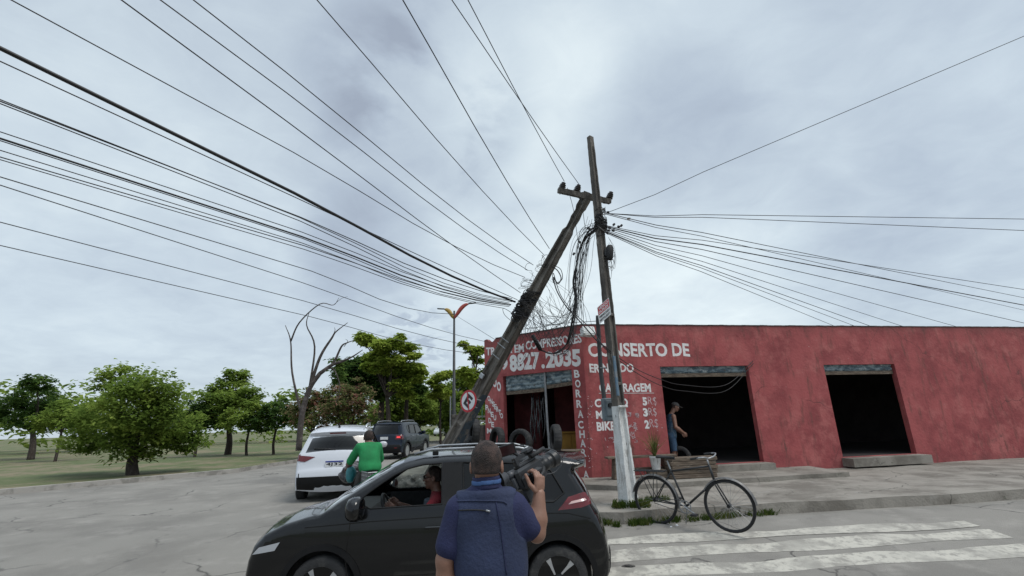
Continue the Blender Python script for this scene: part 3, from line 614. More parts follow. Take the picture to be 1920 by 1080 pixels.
# leaning pole
LB = Vector((-2.42, 13.0, .15)); LT = Vector((1.93, 10.3, 7.12))
lean, LLn, vs, fs, n = tpole('broken_utility_pole', LB, LT, .41, .31, .18, .18, math.radians(-38), CONCD, 'dark concrete utility pole leaning steeply against the upright pole', slots=((.0, .03), (.24, .25), (.5, .51)))
rr = random.Random(8)
vs2 = []
for (x, y, z) in vs:
    t = z / LLn; k = 1.0
    if t > .885: k = .78 + .07 * math.sin(t * 90) + rr.uniform(-.05, .05)
    if t > .955: k = 1.0
    vs2.append((x * k, y * k, z))
raw('shaft', vs2, fs, CONCD, lean)
pv = []; pf = []; ml_ = lean.matrix_basis; cen = lambda i: sum((Vector(vs2[i * 12 + k]) for k in range(12)), Vector()) / 12
for k in range(12):                       # faded blue paint on the faces turned to the street, low on the shaft
    i0, i1 = int(n * .17), int(n * .36); a_, b_2 = Vector(vs2[i0 * 12 + k]), Vector(vs2[i0 * 12 + (k + 1) % 12]); nn = (b_2 - a_).cross(Vector((0, 0, 1))).normalized(); nw = ml_.to_3x3() @ nn
    if nw.y > -.15 or nw.x < .45: continue
    for i in range(i0, i1):
        q = len(pv); pv += [Vector(vs2[j * 12 + kk]) + nn * .004 for j, kk in ((i, k), (i, (k + 1) % 12), (i + 1, (k + 1) % 12), (i + 1, k))]; pf.append((q, q + 1, q + 2, q + 3))
if pv: raw('faded_paint_patch', pv, pf, layered('peeling_blue_paint', [(0.045, .065, .085), ((0.15, .135, .118), 3.5, .5, .6, .95, None), ((0.03, .035, .04), 7, .5, .66, .8, None)], .85, .4, 30), lean, merge=.002)
for z in (LLn * .47, LLn * .505, LLn * .525):
    b = MB(); hw = .175 - .0; b.box((-.0, -.135, z), (.31, .02, .018)); b.box((0, .135, z), (.31, .02, .018)); b.build('steel_strap', STEEL, lean)
b = MB(); b.box((-.06, -.17, LLn * .40), (.14, .05, .12), None, .01); b.build('clamp', STEEL, lean)
# crossarm with three insulators: along image line (1047,357)-(1143,377)
c0 = at(1047, 357, 10.05); c1 = at(1144, 378, 10.55)
ca = empty('crossarm', c0.lerp(c1, .5), 0, 'pitted concrete crossarm carrying three dark insulators across the tip of the leaning pole', 'crossarm')
d = (c1 - c0); Mc = frame(c0, d, (0, -.25, 1))
b = MB(); rr = random.Random(2); vs = []; N = 30
for i in range(N + 1):
    for (y, z) in ((-.06, -.06), (.06, -.06), (.06, .06), (-.06, .06)):
        k = 1.25 if .42 < i / N < .62 else 1; vs.append(Mc @ Vector((d.length * i / N, y * k + rr.uniform(-.006, .006), z * k + rr.uniform(-.006, .006))))
b.add(vs, [(i * 4 + k, i * 4 + 4 + k, i * 4 + 4 + (k + 1) % 4, i * 4 + (k + 1) % 4) for i in range(N) for k in range(4)] + [(0, 1, 2, 3), (N * 4 + 3, N * 4 + 2, N * 4 + 1, N * 4)])
b.build('arm', CONC, ca, world=True)
INS = {}
for nm, (bx, by), (tx, ty) in (('l', (1053, 355), (1058, 340)), ('m', (1081, 359), (1086, 346)), ('r', (1142, 372), (1147, 358))):
    q0 = at(bx, by, 10.05 + .5 * (bx - 1047) / 97); q1 = at(tx, ty, 10.05 + .5 * (bx - 1047) / 97); ax = (q1 - q0).normalized()
    Mi = frame(q0, ax.orthogonal(), ax); Mi = Matrix((ax.orthogonal().normalized(), ax.cross(ax.orthogonal()).normalized(), ax)).transposed().to_4x4(); Mi.translation = q0
    b = MB(); b.tube([q0 - ax * .14, q0 + ax * .05], .012, 6); pin = b.build('insulator_pin', STEEL, ca, world=True)
    pr = [(.0, -.02), (.035, -.02), (.05, .0), (.065, .012), (.03, .03), (.035, .045), (.062, .062), (.03, .075), (.034, .09), (.056, .106), (.028, .12), (.034, .135), (.04, .155), (.02, .17), (0, .172)]
    b = MB(); b.lathe([(r_ * 1.35 + .0005, h * 1.12) for r_, h in pr], 14, Mi); b.build('insulator', BROWNPORC, ca, world=True, smooth=True); INS[nm] = q1
# no-stopping sign on the leaning pole
sp = at(878, 752, 11.55)
sg = empty('no_stopping_sign', sp, 0, 'round red-ringed road sign with struck-through black E on the leaning pole', 'road sign')
nrm = Vector((-.60, -.80, .05)).normalized(); axp = (LT - LB).normalized(); upd = (axp - nrm * axp.dot(nrm)).normalized(); 
upd = (Matrix.Rotation(math.radians(0), 3, nrm) @ upd); xr = upd.cross(nrm).normalized()
Ms = Matrix((xr, upd, nrm)).transposed().to_4x4(); Ms.translation = sp
b = MB(); b.lathe([(.001, -.006), (.262, -.006), (.262, 0), (.001, 0)], 40, Ms); b.build('plate', SIGNR, sg, world=True)
b = MB(); b.lathe([(.001, .0), (.212, .0), (.212, .003), (.001, .003)], 40, Ms); b.build('face', SIGNW, sg, world=True)
text_on('E', Ms, (-.10, -.14), (.20, 0), (0, .28), SIGNK, sg, .05, 'letter', .006, world=True)
b = MB(); b.box(Ms @ Vector((0, 0, .009)), (.032, .44, .003), Ms.to_3x3() @ Matrix.Rotation(math.radians(45), 3, 'Z')); b.build('slash', SIGNR, sg, world=True)
b = MB(); b.tube([Ms @ Vector((0, .1, -.01)), Ms @ Vector((.10, .1, -.30))], .014, 6); b.tube([Ms @ Vector((0, -.1, -.01)), Ms @ Vector((.10, -.1, -.30))], .014, 6); b.build('bracket', STEEL, sg, world=True)
# sale placard on the standing pole
pts = [(1119.5, 577), (1139, 560), (1146, 589), (1124, 608)]
q = [at(x, y, Y) for (x, y), Y in zip(pts, (9.02, 8.95, 8.95, 9.02))]
pl = empty('sale_placard', q[0].lerp(q[2], .5), 0, 'small red-and-white sale placard tied askew to the upright pole', 'sign')
xv = q[2] - q[3]; yv = q[0] - q[3]; nz = xv.cross(yv).normalized()
def PQ(u, v, l=0): return q[3] + xv * u + yv * v + nz * l
b = MB(); b.add([PQ(u, v, l) for l in (-.006, 0) for u, v in ((0, 0), (1, 0), (1, 1), (0, 1))], [(3, 2, 1, 0), (4, 5, 6, 7), (0, 1, 5, 4), (1, 2, 6, 5), (2, 3, 7, 6), (3, 0, 4, 7)]); b.build('board', SIGNW, pl, world=True)
b = MB(); b.add([PQ(u, v, .002) for u, v in ((.04, .5), (.96, .5), (.96, .96), (.04, .96))], [(0, 1, 2, 3)]); b.build('red_panel', SIGNR, pl, world=True)
for s, u0, v0, u1, v1, mt_ in (('VENDO', .1, .75, .9, .92, SIGNW), ('DUPLEX', .1, .54, .9, .71, SIGNW), ('98840.5421', .07, .28, .93, .42, SIGNK), ('98774.5071', .07, .07, .93, .21, SIGNK)):
    Vt, Ft = text_pts(s, .03, 2); raw('printed_text', [PQ(u0 + a * (u1 - u0), v0 + b2 * (v1 - v0), .004) for a, b2 in Vt], Ft, mt_, pl, world=True)
# meter box, conduit on the wall side
p = at(1142, 768, 9.6)
mbx = empty('meter_box', p, .3, 'grey electricity meter box behind the upright pole at the top of its whitewash', 'meter box')
b = MB(); b.box((-.02, 0, 0), (.22, .16, .44), None, .015); b.build('case', GREYBOX, mbx)
b = MB(); b.box((-.02, -.088, .03), (.17, .02, .3), None, .008); b.build('lid', GREYBOX, mbx)
b = MB(); b.tube([(-.02, -.1, .08), (-.02, -.11, .08)], .05, 14); b.build('dial', GLOSSK, mbx)
cp = [at(1121, 600, 9.9), at(1123, 640, 9.9), at(1127, 700, 9.85), at(1133, 748, 9.7), at(1136, 762, 9.65)]
b = MB(); b.tube([at(1121, 592, 9.9)] + cp, .045, 10); cdt_ = b.build('conduit_pipe', DSTEEL, None, loc=cp[-1], smooth=True)
tag(cdt_, 'black conduit pipe rising beside the upright pole above the meter box', 'conduit')
b = MB(); b.tube([at(1126, 690, 9.8), at(1137, 690, 9.35)], .015); raw('clip', b.v, b.f, STEEL, cdt_, world=True)
p = at(1143, 473, 9.15)
sc = empty('splice_closure', p, 0, 'black cable splice closure strapped to the upright pole below the cable knot', 'cable closure')
b = MB(); b.lathe([(.001, -.17), (.055, -.16), (.075, -.12), (.08, .0), (.075, .1), (.05, .15), (.001, .16)], 14, Matrix.Translation(p) @ Matrix.Rotation(.12, 4, 'Y')); b.build('dome', BLACKRUB, sc, world=True, smooth=True)
b = MB(); b.box((-.06, 0, .0), (.1, .06, .16), None, .01); b.build('bracket', DSTEEL, sc)
q0 = at(998, 628, 12.0); q1 = at(1014, 657, 12.0)
b = MB(); b.tube([q0, q0.lerp(q1, .04), q0.lerp(q1, .96), q1], [.03, .055, .055, .03], 12); o = b.build('hanging_splice_closure', CARCLAD, None, loc=q1, smooth=True)
tag(o, 'black cylindrical cable closure dangling in front of the painted phone number', 'cable closure')

# ------------------------------------------------------------------ wires
def pole_at(px, py):
    """point of the leaning pole's axis nearest to a pixel, nudged to the pixel"""
    best = min((((lambda v: ((960 + FOC * v.dot(RGT) / v.dot(FWD) - px) ** 2 + (540 - FOC * v.dot(UPV) / v.dot(FWD) - py) ** 2))(LB.lerp(LT, t / 200) - EYE), t) for t in range(201)))[1]
    return at(px, py, LB.lerp(LT, best / 200).y)
WIRES = []
def wire(pts, r, label, group=None, mat_=WIRE, cat='cable', name='power_line', n=10):
    b = MB(); b.tube(spline(pts, n) if len(pts) > 2 else pts, r, 5, False); o = b.build(name, mat_, None, loc=pts[0], smooth=True); tag(o, label, cat, group); return o
def run(start, edge, r, label, dz=.35, sag=.12, ext=2.6, mid=None, group='overhead lines running left from the leaning pole', mat_=WIRE):
    """line from a 3-D fixing through a far sighting point, carried on straight past it"""
    ry = rayv(*edge); zt = start.z + dz; t = (zt - CAM_H) / ry.z; A_ = EYE + ry * t
    pts = []
    for i in range(17):
        s = i / 16 * (1 + ext); q = start.lerp(A_, s); q.z -= sag * 4 * min(s, 1) * (1 - min(s, 1)); pts.append(q)
    b = MB(); b.tube(pts, r, 5, False); o = b.build('power_line', mat_, None, loc=start, smooth=True); return tag(o, label, 'cable', group)
T_ = .0075
run(pole_at(1020, 478), (623, 30), T_, 'thin line sweeping to the far upper left, second steepest from the leaning pole', 1.0)
run(pole_at(1030, 466), (757, 0), T_ * 1.1, 'steepest thin line from the leaning pole itself, leaving through the top', 1.0)
run(INS['m'], (848, 0), T_, 'line from the middle insulator, crossing its neighbour high in the sky', .4, .05)
run(INS['l'], (878, 0), T_, 'line from the leftmost insulator, rightmost of those leaving through the top', .4, .05)
run(pole_at(1000, 497), (623, 203), T_, 'line meeting the leaning pole just under the steep pair, upper of two parallel', .7)
run(pole_at(990, 507), (623, 237), T_, 'line meeting the leaning pole under its twin, lower of two parallel', .7)
run(pole_at(976, 549), (623, 290), T_, 'single line that crosses another one halfway and ends lower on the leaning pole', .7, .05)
run(pole_at(984, 520), (623, 325), T_, 'single line that crosses another one halfway and ends higher on the leaning pole', .6, .15)
run(pole_at(966, 566), (623, 397), .024, 'thick black bundled cable, heaviest of those reaching the leaning pole', .5, .12)
run(pole_at(970, 562), (623, 402), T_, 'thin line riding just above the thick black bundled cable', .5, .02)
low = [(430, 560, 960, .009, .15), (432, 564, 958, T_, .2), (438, 568, 955, T_, .22), (454, 566, 960, T_, .16), (462, 571, 958, .015, .16), (465, 573, 957, T_, .2), (473, 575, 955, T_, .2), (476, 572, 952, .009, .14), (483, 578, 945, T_, .14)]
for e_, y_, x_, r_, sg_ in low:
    run(pole_at(x_, y_), (623, e_), r_, 'one of the many thin telephone cables fanning left below the thick black bundle', .5, sg_, group='telephone cables fanning left from the leaning pole')
LAMPX = Vector((-3.2, 25, 7.3))
run(at(851, 589, 25), (623, 520), .016, 'faint line running left from the head of the street lamp post', .2, .4, mat_=WIREG, group='faint distant lines')
tag(wire([at(852, 590, 25), at(880, 607, 20), at(935, 641, 14.6)], .008, 'faint line from the street lamp post down to the corner of the building parapet', 'faint distant lines', WIREG), None)
for e_, x_, y_, nm in ((548, 908, 640, 'upper'), (578, 912, 653, 'middle'), (603, 880, 662, 'lowest')):
    run(at(x_, y_, 15.3), (623, e_), T_, 'faint line over the trees to the building, %s of three' % nm, .25, .1, mat_=WIREG, group='faint distant lines')
# right hand lines from the standing pole
PQx = lambda x, y: at(x, y, 9.15)
for (sx, sy), e_, r_, dz_, nm in (((1138, 399), (1282, 338), .0065, .5, 'line climbing to the right, topmost of those on the right'),
        ((1136, 400), (1282, 402), T_, -.02, 'level line leaving right from the upper knot, upper of two'), ((1136, 400), (1282, 406), T_, -.05, 'level line leaving right from the upper knot, lower of two'),
        ((1134, 399), (1282, 429), .009, .0, 'line dropping right from the upper knot with a small tag near the pole'), ((1134, 401), (1282, 435), T_, -.05, 'line dropping right from the upper knot, without a tag')):
    run(PQx(sx, sy), e_, r_, nm, dz_, .05, 9.0, group='lines leaving right from the upright pole')
for e_, r_ in ((445, T_), (452, .013), (460, .009), (470, T_), (479, T_), (486, .009), (490, T_), (496, T_)):
    run(PQx(1132, 422 + (e_ - 445) * .25), (1282, e_), r_, 'one of the dark cables drooping right from the lower knot of the upright pole', -.12 - (e_ - 445) * .002, .07, 9.0, group='cables drooping right from the lower knot')
p = at(1179, 410, 9.5); b = MB(); b.box(p, (.07, .02, .04)); tag(b.build('cable_tag', mat('faded_tag', (.35, .3, .26), .7), None, loc=p), 'small pale tag clipped on a cable right of the upright pole', 'tag')
# pair of service wires looping from the corner to the right doorway
for k, (dy, nm) in enumerate(((0, 'upper'), (7, 'lower'))):
    wire([at(1062, 575, 10.6), at(1110, 618, 10.2), at(1134, 650 + dy * .4, 9.0), at(1190, 690 + dy, 10.4), at(1240, 712 + dy * 1.6, 11.6), at(1282, 722 + dy * 1.6, 12.4), at(1360, 722 + dy * 1.6, 13.1), MR @ Vector((5.08, 3.34 - dy * .01, .02))], .009, 'service wire looping past the lettering to the right doorway, %s one' % nm, 'service wires to the right doorway', n=8)
wire([at(975, 618, 12.2), at(1020, 612, 12.1), at(1060, 606, 12), at(1120, 602, 10)], .007, 'thin wire lying along the parapet between the two poles')
# main hanging bundle between the poles
def hang(pix, Y0, Y1, r, label, n=8, jit=0.0, mt_=WIRE):
    rr_ = random.Random(len(label) + int(pix[0][1] * 7) + int(r * 1e4)); m_ = len(pix) - 1
    return wire([at(x + rr_.uniform(-jit, jit), y + rr_.uniform(-jit, jit), Y0 + (Y1 - Y0) * i / m_) for i, (x, y) in enumerate(pix)], r, label, 'cables sagging between the two poles', mt_, n=n, name='hanging_cable')
main = [(1128, 424), (1108, 430), (1095, 448), (1084, 480), (1079, 520), (1081, 560), (1079, 590), (1066, 640), (1040, 662), (1014, 657)]
hang(main, 9.3, 12.2, .018, 'heaviest cable drooping from the upright pole down over the painted phone number')
for k in range(4): hang(main, 9.35, 12.1, .010, 'cable in the drooping bundle from the upright pole over the painted wall', jit=3.0 + k)
hang([(1036, 500), (1046, 508), (1052, 522), (1046, 532), (1038, 520), (1044, 545), (1062, 575), (1085, 600), (1120, 640)], 10.8, 9.6, .014, 'dark cable looping off the upper leaning pole then falling right')
for k in range(3): hang([(1036, 500), (1050, 505), (1056, 525), (1040, 530), (1038, 512), (1050, 550), (1070, 580)], 10.8, 10.4, .009, 'loose loop of cable just off the upper leaning pole', jit=3.5)
# uncountable tangle of thin wires
tg = MB(); rr = random.Random(21)
def tube_px(pix, Y, r, n=6):
    o0 = rr.uniform(-.2, .2); tg.tube(spline([at(x, y, Y + o0 + .04 * i) for i, (x, y) in enumerate(pix)], n), r, 4, False)
for k in range(16):      # from leaning pole knot sweeping to the standing pole knot
    x0, y0 = rr.uniform(975, 1000), rr.uniform(560, 600); x1, y1 = rr.uniform(1100, 1124), rr.uniform(405, 440)
    xm = rr.uniform(1010, 1050); ym = rr.uniform(590, 640); tube_px([(x0, y0), (xm, ym), (rr.uniform(1068, 1082), rr.uniform(540, 590)), (rr.uniform(1080, 1098), rr.uniform(460, 510)), (x1, y1)], rr.uniform(9.9, 11), rr.uniform(.0025, .005), 9)
for k in range(16):      # loops under the leaning pole
    x0, y0 = rr.uniform(968, 1000), rr.uniform(550, 590); w0 = rr.uniform(10, 45); h0 = rr.uniform(15, 60); tube_px([(x0, y0), (x0 + w0 * .2, y0 + h0), (x0 + w0 * .8, y0 + h0 * 1.1), (x0 + w0, y0 + h0 * .4), (x0 + w0 * .55, y0 - h0 * .1)], 11.3, rr.uniform(.0025, .0045), 9)
for k in range(24):      # straight strays fanning off the leaning pole
    x0, y0 = rr.uniform(985, 1040), rr.uniform(505, 590); tube_px([(x0, y0), (x0 + rr.uniform(-10, 60), y0 + rr.uniform(30, 60)), (x0 + rr.uniform(-25, 110), min(632, y0 + rr.uniform(70, 110)))], 11.2, rr.uniform(.0025, .004), 7)
for k in range(22):      # long vertical hangers
    x0 = rr.uniform(1082, 1122); tube_px([(1120, rr.uniform(415, 435)), (x0 - 4, rr.uniform(432, 455)), (x0 - rr.uniform(8, 20), rr.uniform(500, 540)), (x0 - rr.uniform(4, 40), rr.uniform(580, 618))], rr.uniform(9.5, 10.5), rr.uniform(.0025, .0045), 8)
for k in range(6):
    tube_px([(rr.uniform(960, 985), rr.uniform(590, 620)), (rr.uniform(970, 1010), rr.uniform(640, 690)), (rr.uniform(990, 1020), rr.uniform(600, 640))], 12, rr.uniform(.003, .005), 8)
for k in range(14):       # arcs over the wall
    x0 = rr.uniform(1000, 1040); tube_px([(x0, rr.uniform(590, 630)), (x0 + rr.uniform(15, 30), rr.uniform(650, 672)), (rr.uniform(1062, 1076), rr.uniform(625, 650)), (rr.uniform(1074, 1086), rr.uniform(560, 600))], 11.5, rr.uniform(.003, .006), 8)
for k in range(6):       # a few loops beyond
    x0, y0 = rr.uniform(1136, 1142), rr.uniform(440, 470); tube_px([(x0, y0), (x0 + rr.uniform(8, 14), y0 + 25), (x0 + rr.uniform(4, 10), y0 + rr.uniform(45, 60)), (x0 - 1, y0 + 25)], 9.1, .003, 8)
for a_ in ([(1064, 352), (1075, 392), (1082, 440), (1086, 470)], [(1088, 358), (1093, 395), (1097, 425), (1103, 440)]): tube_px(a_, 10.1, .006, 5)
tube_px([(962, 588), (944, 578), (946, 590), (960, 603)], 11.6, .007); tube_px([(996, 493), (988, 495), (985, 505), (998, 508)], 11, .005)
tag(tg.build('tangled_wires', WIRE, None, loc=(0, 11, 4), smooth=True), 'mass of thin loose wires tangled between the leaning pole and the upright pole', 'wire tangle', kind='stuff')
# knots of wire wrapped round the poles
def knot(name, c, ax, r, L, nturn, wr, label, seed):
    rr_ = random.Random(seed); c = Vector(c); ax = Vector(ax).normalized(); u = ax.orthogonal().normalized(); v = ax.cross(u); b = MB()
    for k in range(nturn):
        h = rr_.uniform(-L, L); ti = rr_.uniform(-.6, .6); rad = r * rr_.uniform(.95, 1.35); ph = rr_.uniform(0, 6.28)
        b.tube([c + ax * (h + ti * .3 * math.sin(a + ph) + .02 * a / 6) + rad * (math.cos(a) * u + math.sin(a) * v) for a in np.linspace(0, rr_.uniform(4.5, 7.5), 18)], wr * rr_.uniform(.6, 1.5), 4, False)
    return tag(b.build(name, WIRE, None, loc=c), label, 'wire knot')
axL = LT - LB
knot('wire_knot', pole_at(985, 572), axL, .155, .33, 46, .012, 'big black knot of wires bound round the middle of the leaning pole', 1)
knot('wire_knot', pole_at(1018, 500), axL, .125, .16, 7, .0045, 'smaller wire binding round the upper leaning pole', 2)
knot('wire_knot', pole_at(990, 530), axL, .13, .16, 6, .004, 'loose wire binding on the leaning pole between its two knots', 7)
knot('wire_knot', at(1127, 425, 9.21), PT - PB, .10, .13, 26, .009, 'lower black wire knot on the upright pole where the cables droop', 3)
knot('wire_knot', at(1126, 402, 9.21), PT - PB, .09, .06, 9, .007, 'upper wire binding on the upright pole under the crossarm', 4)
knot('wire_knot', at(1141, 490, 9.21), PT - PB, .10, .13, 5, .005, 'pale loose binding round the upright pole below the splice closure', 6)
cl = MB(); rr = random.Random(31)
for (x, y) in ((1151, 421), (1160, 425), (1165, 423), (1143, 427), (1106, 430), (1103, 428), (1140, 398), (1087, 454), (1076, 476), (1141, 432), (1150, 432)):
    p = at(x, y, 9.2 + rr.uniform(-.1, .1)); cl.box(p, (.06, .04, .045), Matrix.Rotation(rr.uniform(-1, 1), 3, 'Y'), .008)
tag(cl.build('cable_clamps', BLACKRUB, None, loc=at(1140, 425, 9.2)), 'black anchor clamps clustered on the cables at the upright pole', 'cable clamps', kind='stuff')

# ------------------------------------------------------------------ street lamp
lp = empty('street_lamp', (-3.2, 25, .25), 0, 'tall thin street lamp with red and yellow wing-shaped arms behind the leaning pole', 'street lamp')
top = at(852, 583, 25); L0 = Vector((-3.2, 25, .25))
b = MB(); b.tube([(0, 0, 0), (0, 0, 2.2), (0, 0, 2.25), (0, 0, top.z - .25)], [.14, .12, .09, .05], 12); b.build('post', DSTEEL, lp, smooth=True)
b = MB(); b.tube([(-.17, -.05, 0), (-.17, -.05, 3.0)], .035, 6); b.build('conduit', STEEL, lp)
def wing(dirx, ln, hh, col_, nm):
    b = MB(); N = 12; vs = []
    for i in range(N + 1):
        t = i / N; x = dirx * (.02 + ln * t); zc_ = -.36 + hh * math.sin(t * PI / 2); th = .16 * (1 - t) ** .7 * (.55 + .9 * math.sin(min(1, t * 2.2) * PI / 2)) + .02; wd = .10 * (1 - t * .6)
        for k in range(8):
            a = 2 * PI * k / 8; vs.append((x, wd * math.cos(a), zc_ + th * math.sin(a)))
    b.add(vs, [(i * 8 + k, i * 8 + (k + 1) % 8, i * 8 + 8 + (k + 1) % 8, i * 8 + 8 + k) for i in range(N) for k in range(8)] + [tuple(range(8)), tuple(N * 8 + k for k in range(8))])
    o = b.build('arm', mat(nm, col_, .5, 0, .1, 3), lp, smooth=True)
    o.location = (0, 0, top.z - .25); h_ = MB(); h_.box((dirx * (ln + .2), 0, -.36 + hh + .04), (.42, .14, .05), Matrix.Rotation(-dirx * .08, 3, 'Y'), .015); q = h_.build('lamp_head', DSTEEL, o); return o
wing(1, .78, .72, (.33, .05, .035), 'red_lamp_arm'); wing(-1, .52, .46, (.36, .23, .04), 'yellow_lamp_arm')
# ------------------------------------------------------------------ vehicles
class Car:
    def __init__(s, name, label, cat, L, Wd, prof, belt, sill, wheels, wr, ar, paint, loc, heading, tumble=.42, rnd=.07, taper=(.10, .13), bulge=(.035, .12), group=None, scale=1.0):
        s.L, s.W, s.belt, s.sill, s.wheels, s.wr, s.ar, s.paint, s.tumble, s.r, s.taper, s.bulge = L, Wd / 2, belt, sill, wheels, wr, ar, paint, tumble, rnd, taper, bulge
        s.prof = subdiv(prof, .05, False); s.P = np.array(s.prof)
        s.root = empty(name, loc, heading, label, cat, group); s.root.scale = (scale,) * 3
        d = np.gradient(s.P, axis=0); d /= np.hypot(*d.T)[:, None]; s.N = np.stack([-d[:, 1], d[:, 0]], 1)   # outward for rear->front traversal over the top
        for _ in range(2): s.N[1:-1] = (s.N[:-2] + 2 * s.N[1:-1] + s.N[2:]) / 4
        s.N /= np.hypot(*s.N.T)[:, None]
    def hw(s, x, z):
        x = np.asarray(x, float); z = np.asarray(z, float)
        w_ = s.W * (1 - s.taper[0] * np.clip((.7 - x) / .7, 0, 1) ** 2 - s.taper[1] * np.clip((x - s.L + .9) / .9, 0, 1) ** 2)
        zb = np.minimum(z, s.belt); w_ = w_ * (1 - .05 * ((zb - .62) / .5) ** 2) - np.maximum(0, z - s.belt) * s.tumble - .012 * np.clip((z - s.belt) / .04, 0, 1)
        return w_
    def side(s, pts, sg, off=0.0):
        P = np.asarray(pts, float); d = np.minimum(segdist(P, s.prof, False), s.r)
        y = s.hw(P[:, 0], P[:, 1]) - s.r + np.sqrt(np.maximum(0, s.r ** 2 - (s.r - d) ** 2)) + off
        return [Vector((x - s.L / 2, sg * yy, z)) for (x, z), yy in zip(P, y)]
    def patch(s, name, poly, sg, off, material, sp=.06, parent=None, holes=(), th=.0):
        V, T = cdt(poly, list(holes), sp); vs = s.side(V, sg, off)
        if sg > 0: T = [t[::-1] for t in T]
        mb = MB(); mb.add(vs, T)
        if th:
            L = subdiv(poly, sp); a = s.side(L, sg, off); b = s.side(L, sg, off - th); k = len(L)
            mb.add(a + b, [(i, (i + 1) % k, k + (i + 1) % k, k + i) for i in range(k)])
        return mb.build(name, material, parent or s.root, smooth=True, angle=40, merge=.0005)
    def top(s, i, u):
        x, z = s.P[i]; nx, nz = s.N[i]; w_ = float(s.hw(x, z)) - s.r
        b = (s.bulge[0] * abs(nz) + s.bulge[1] * abs(nx)) * (1 - u * u)
        return Vector((x + nx * b - s.L / 2, u * w_, z + nz * b))
    def rearpt(s, y, z, off=0.0):
        Pz = s.P; k = int(np.argmax(Pz[:, 1])); zs = Pz[:k + 1, 1]; x = float(np.interp(z, zs, Pz[:k + 1, 0])); nx = float(np.interp(z, zs, s.N[:k + 1, 0])); nz = float(np.interp(z, zs, s.N[:k + 1, 1]))
        w_ = float(s.hw(x, z)) - s.r; u = max(-1, min(1, y / w_)); b = (s.bulge[0] * abs(nz) + s.bulge[1] * abs(nx)) * (1 - u * u) + off
        ex = max(0, abs(y) - w_); dx = s.r - math.sqrt(max(0, s.r ** 2 - min(ex, s.r) ** 2))
        return Vector((x + nx * b + dx - s.L / 2, y, z + nz * b * .5))
    def rpatch(s, name, poly, off, material, sp=.06, parent=None):
        V, T = cdt(poly, [], sp); mb = MB(); mb.add([s.rearpt(y, z, off) for y, z in V], T)
        L = subdiv(poly, sp); k = len(L); mb.add([s.rearpt(y, z, off) for y, z in L] + [s.rearpt(y, z, off - .03) for y, z in L], [(i, (i + 1) % k, k + (i + 1) % k, k + i) for i in range(k)])
        return mb.build(name, material, parent or s.root, smooth=True, angle=40, merge=.0005)
    def shell(s, windows, wind, rear, rearu=.84, cabin=None):
        P = s.P; L = s.L
        bottom = []
        xs_, zs_ = P[-1]; bottom.append((xs_ - .02, s.sill))
        for cxw in sorted(s.wheels, reverse=True):
            a0 = math.asin(max(-1, min(1, (s.sill - s.wr) / s.ar)))
            for t in np.linspace(a0, PI - a0, 20): bottom.append((cxw + s.ar * math.cos(t), s.wr + s.ar * math.sin(t)))
        bottom.append((P[0][0] + .02, s.sill))
        outline = list(s.prof) + bottom
        extra = []
        for dd in (.008, .025, .05): extra += [tuple(p - n * dd) for p, n in zip(P, s.N)]
        hol = [w_[0] for w_ in windows]
        V, T = cdt(outline, hol, .055, extra); mb = MB()
        for sg in (1, -1):
            vs = s.side(V, sg); mb.add(vs, [t[::-1] for t in T] if sg > 0 else T)
            for loop in hol + [bottom]:
                Lp = subdiv(loop, .055); a = s.side(Lp, sg); b = s.side(Lp, sg, -.045); k = len(Lp); mb.add(a + b, [(i, (i + 1) % k, k + (i + 1) % k, k + i) for i in range(k - (1 if loop is bottom else 0))])
        us = sorted({-1, -.965, -rearu, -.7, -.5, -.25, 0, .25, .5, .7, rearu, .965, 1, -.92, .92}); groups = {'b': ([], []), 'w': ([], []), 'r': ([], [])}
        for i in range(len(P) - 1):
            for j in range(len(us) - 1):
                xm, zm = (P[i] + P[i + 1]) / 2; um = abs(us[j] + us[j + 1]) / 2; g = 'b'
                if wind and wind[0] < xm < wind[1] and s.N[i][0] > .05 and um < .92: g = 'w'
                if rear and rear[0] < zm < rear[1] and s.N[i][0] < -.2 and um < rearu: g = 'r'
                vs, fs = groups[g]; n = len(vs); vs += [s.top(i, us[j]), s.top(i + 1, us[j]), s.top(i + 1, us[j + 1]), s.top(i, us[j + 1])]; fs.append((n, n + 3, n + 2, n + 1))
        mb.add(*groups['b']); body = mb.build('body', s.paint, s.root, merge=.0012, smooth=True, angle=38)
        if groups['w'][1]: raw('windscreen', *groups['w'], CLEARG, s.root, merge=.001, smooth=True)
        if groups['r'][1]: raw('rear_window', *groups['r'], TINT, s.root, merge=.001, smooth=True)
        if cabin:
            mb = MB(); mb.box(((cabin[0] + cabin[1]) / 2 - L / 2, 0, (cabin[2] + .5) / 2), (cabin[1] - cabin[0], s.W * 2 - .75, cabin[2] - .5), None, .08); mb.build('cabin_dark_fill', SEATM, s.root)  # solid dark box added in the cabin so the windows stay dark
        for w_ in windows:
            for sg in (1, -1):
                k = w_[1]
                if isinstance(k, tuple): k = k[0] if sg > 0 else k[1]
                if k: s.patch('side_window', w_[0], sg, -.012, TINT if k == 'tint' else (GLOSSK if k == 'black' else CLEARG))
                Lp = subdiv(w_[0], .05); mb = MB(); mb.tube(s.side(Lp + Lp[:1], sg, -.002), .010, 6, False); mb.build('window_seal', CARCLAD, s.root, smooth=True)
        mb = MB(); x0, x1 = P[0][0] + .12, P[-1][0] - .12; mb.box(((x0 + x1) / 2 - L / 2, 0, (s.sill + .52) / 2), (x1 - x0, s.W * 2 - .62, .52 - s.sill + .02)); 
        xa, xb = sorted(s.wheels); mb.box(((xa + xb) / 2 - L / 2, 0, s.sill + .1), (xb - xa - 2 * s.ar, s.W * 2 - .16, .22)); mb.build('underbody', BLACKRUB, s.root)
        return body
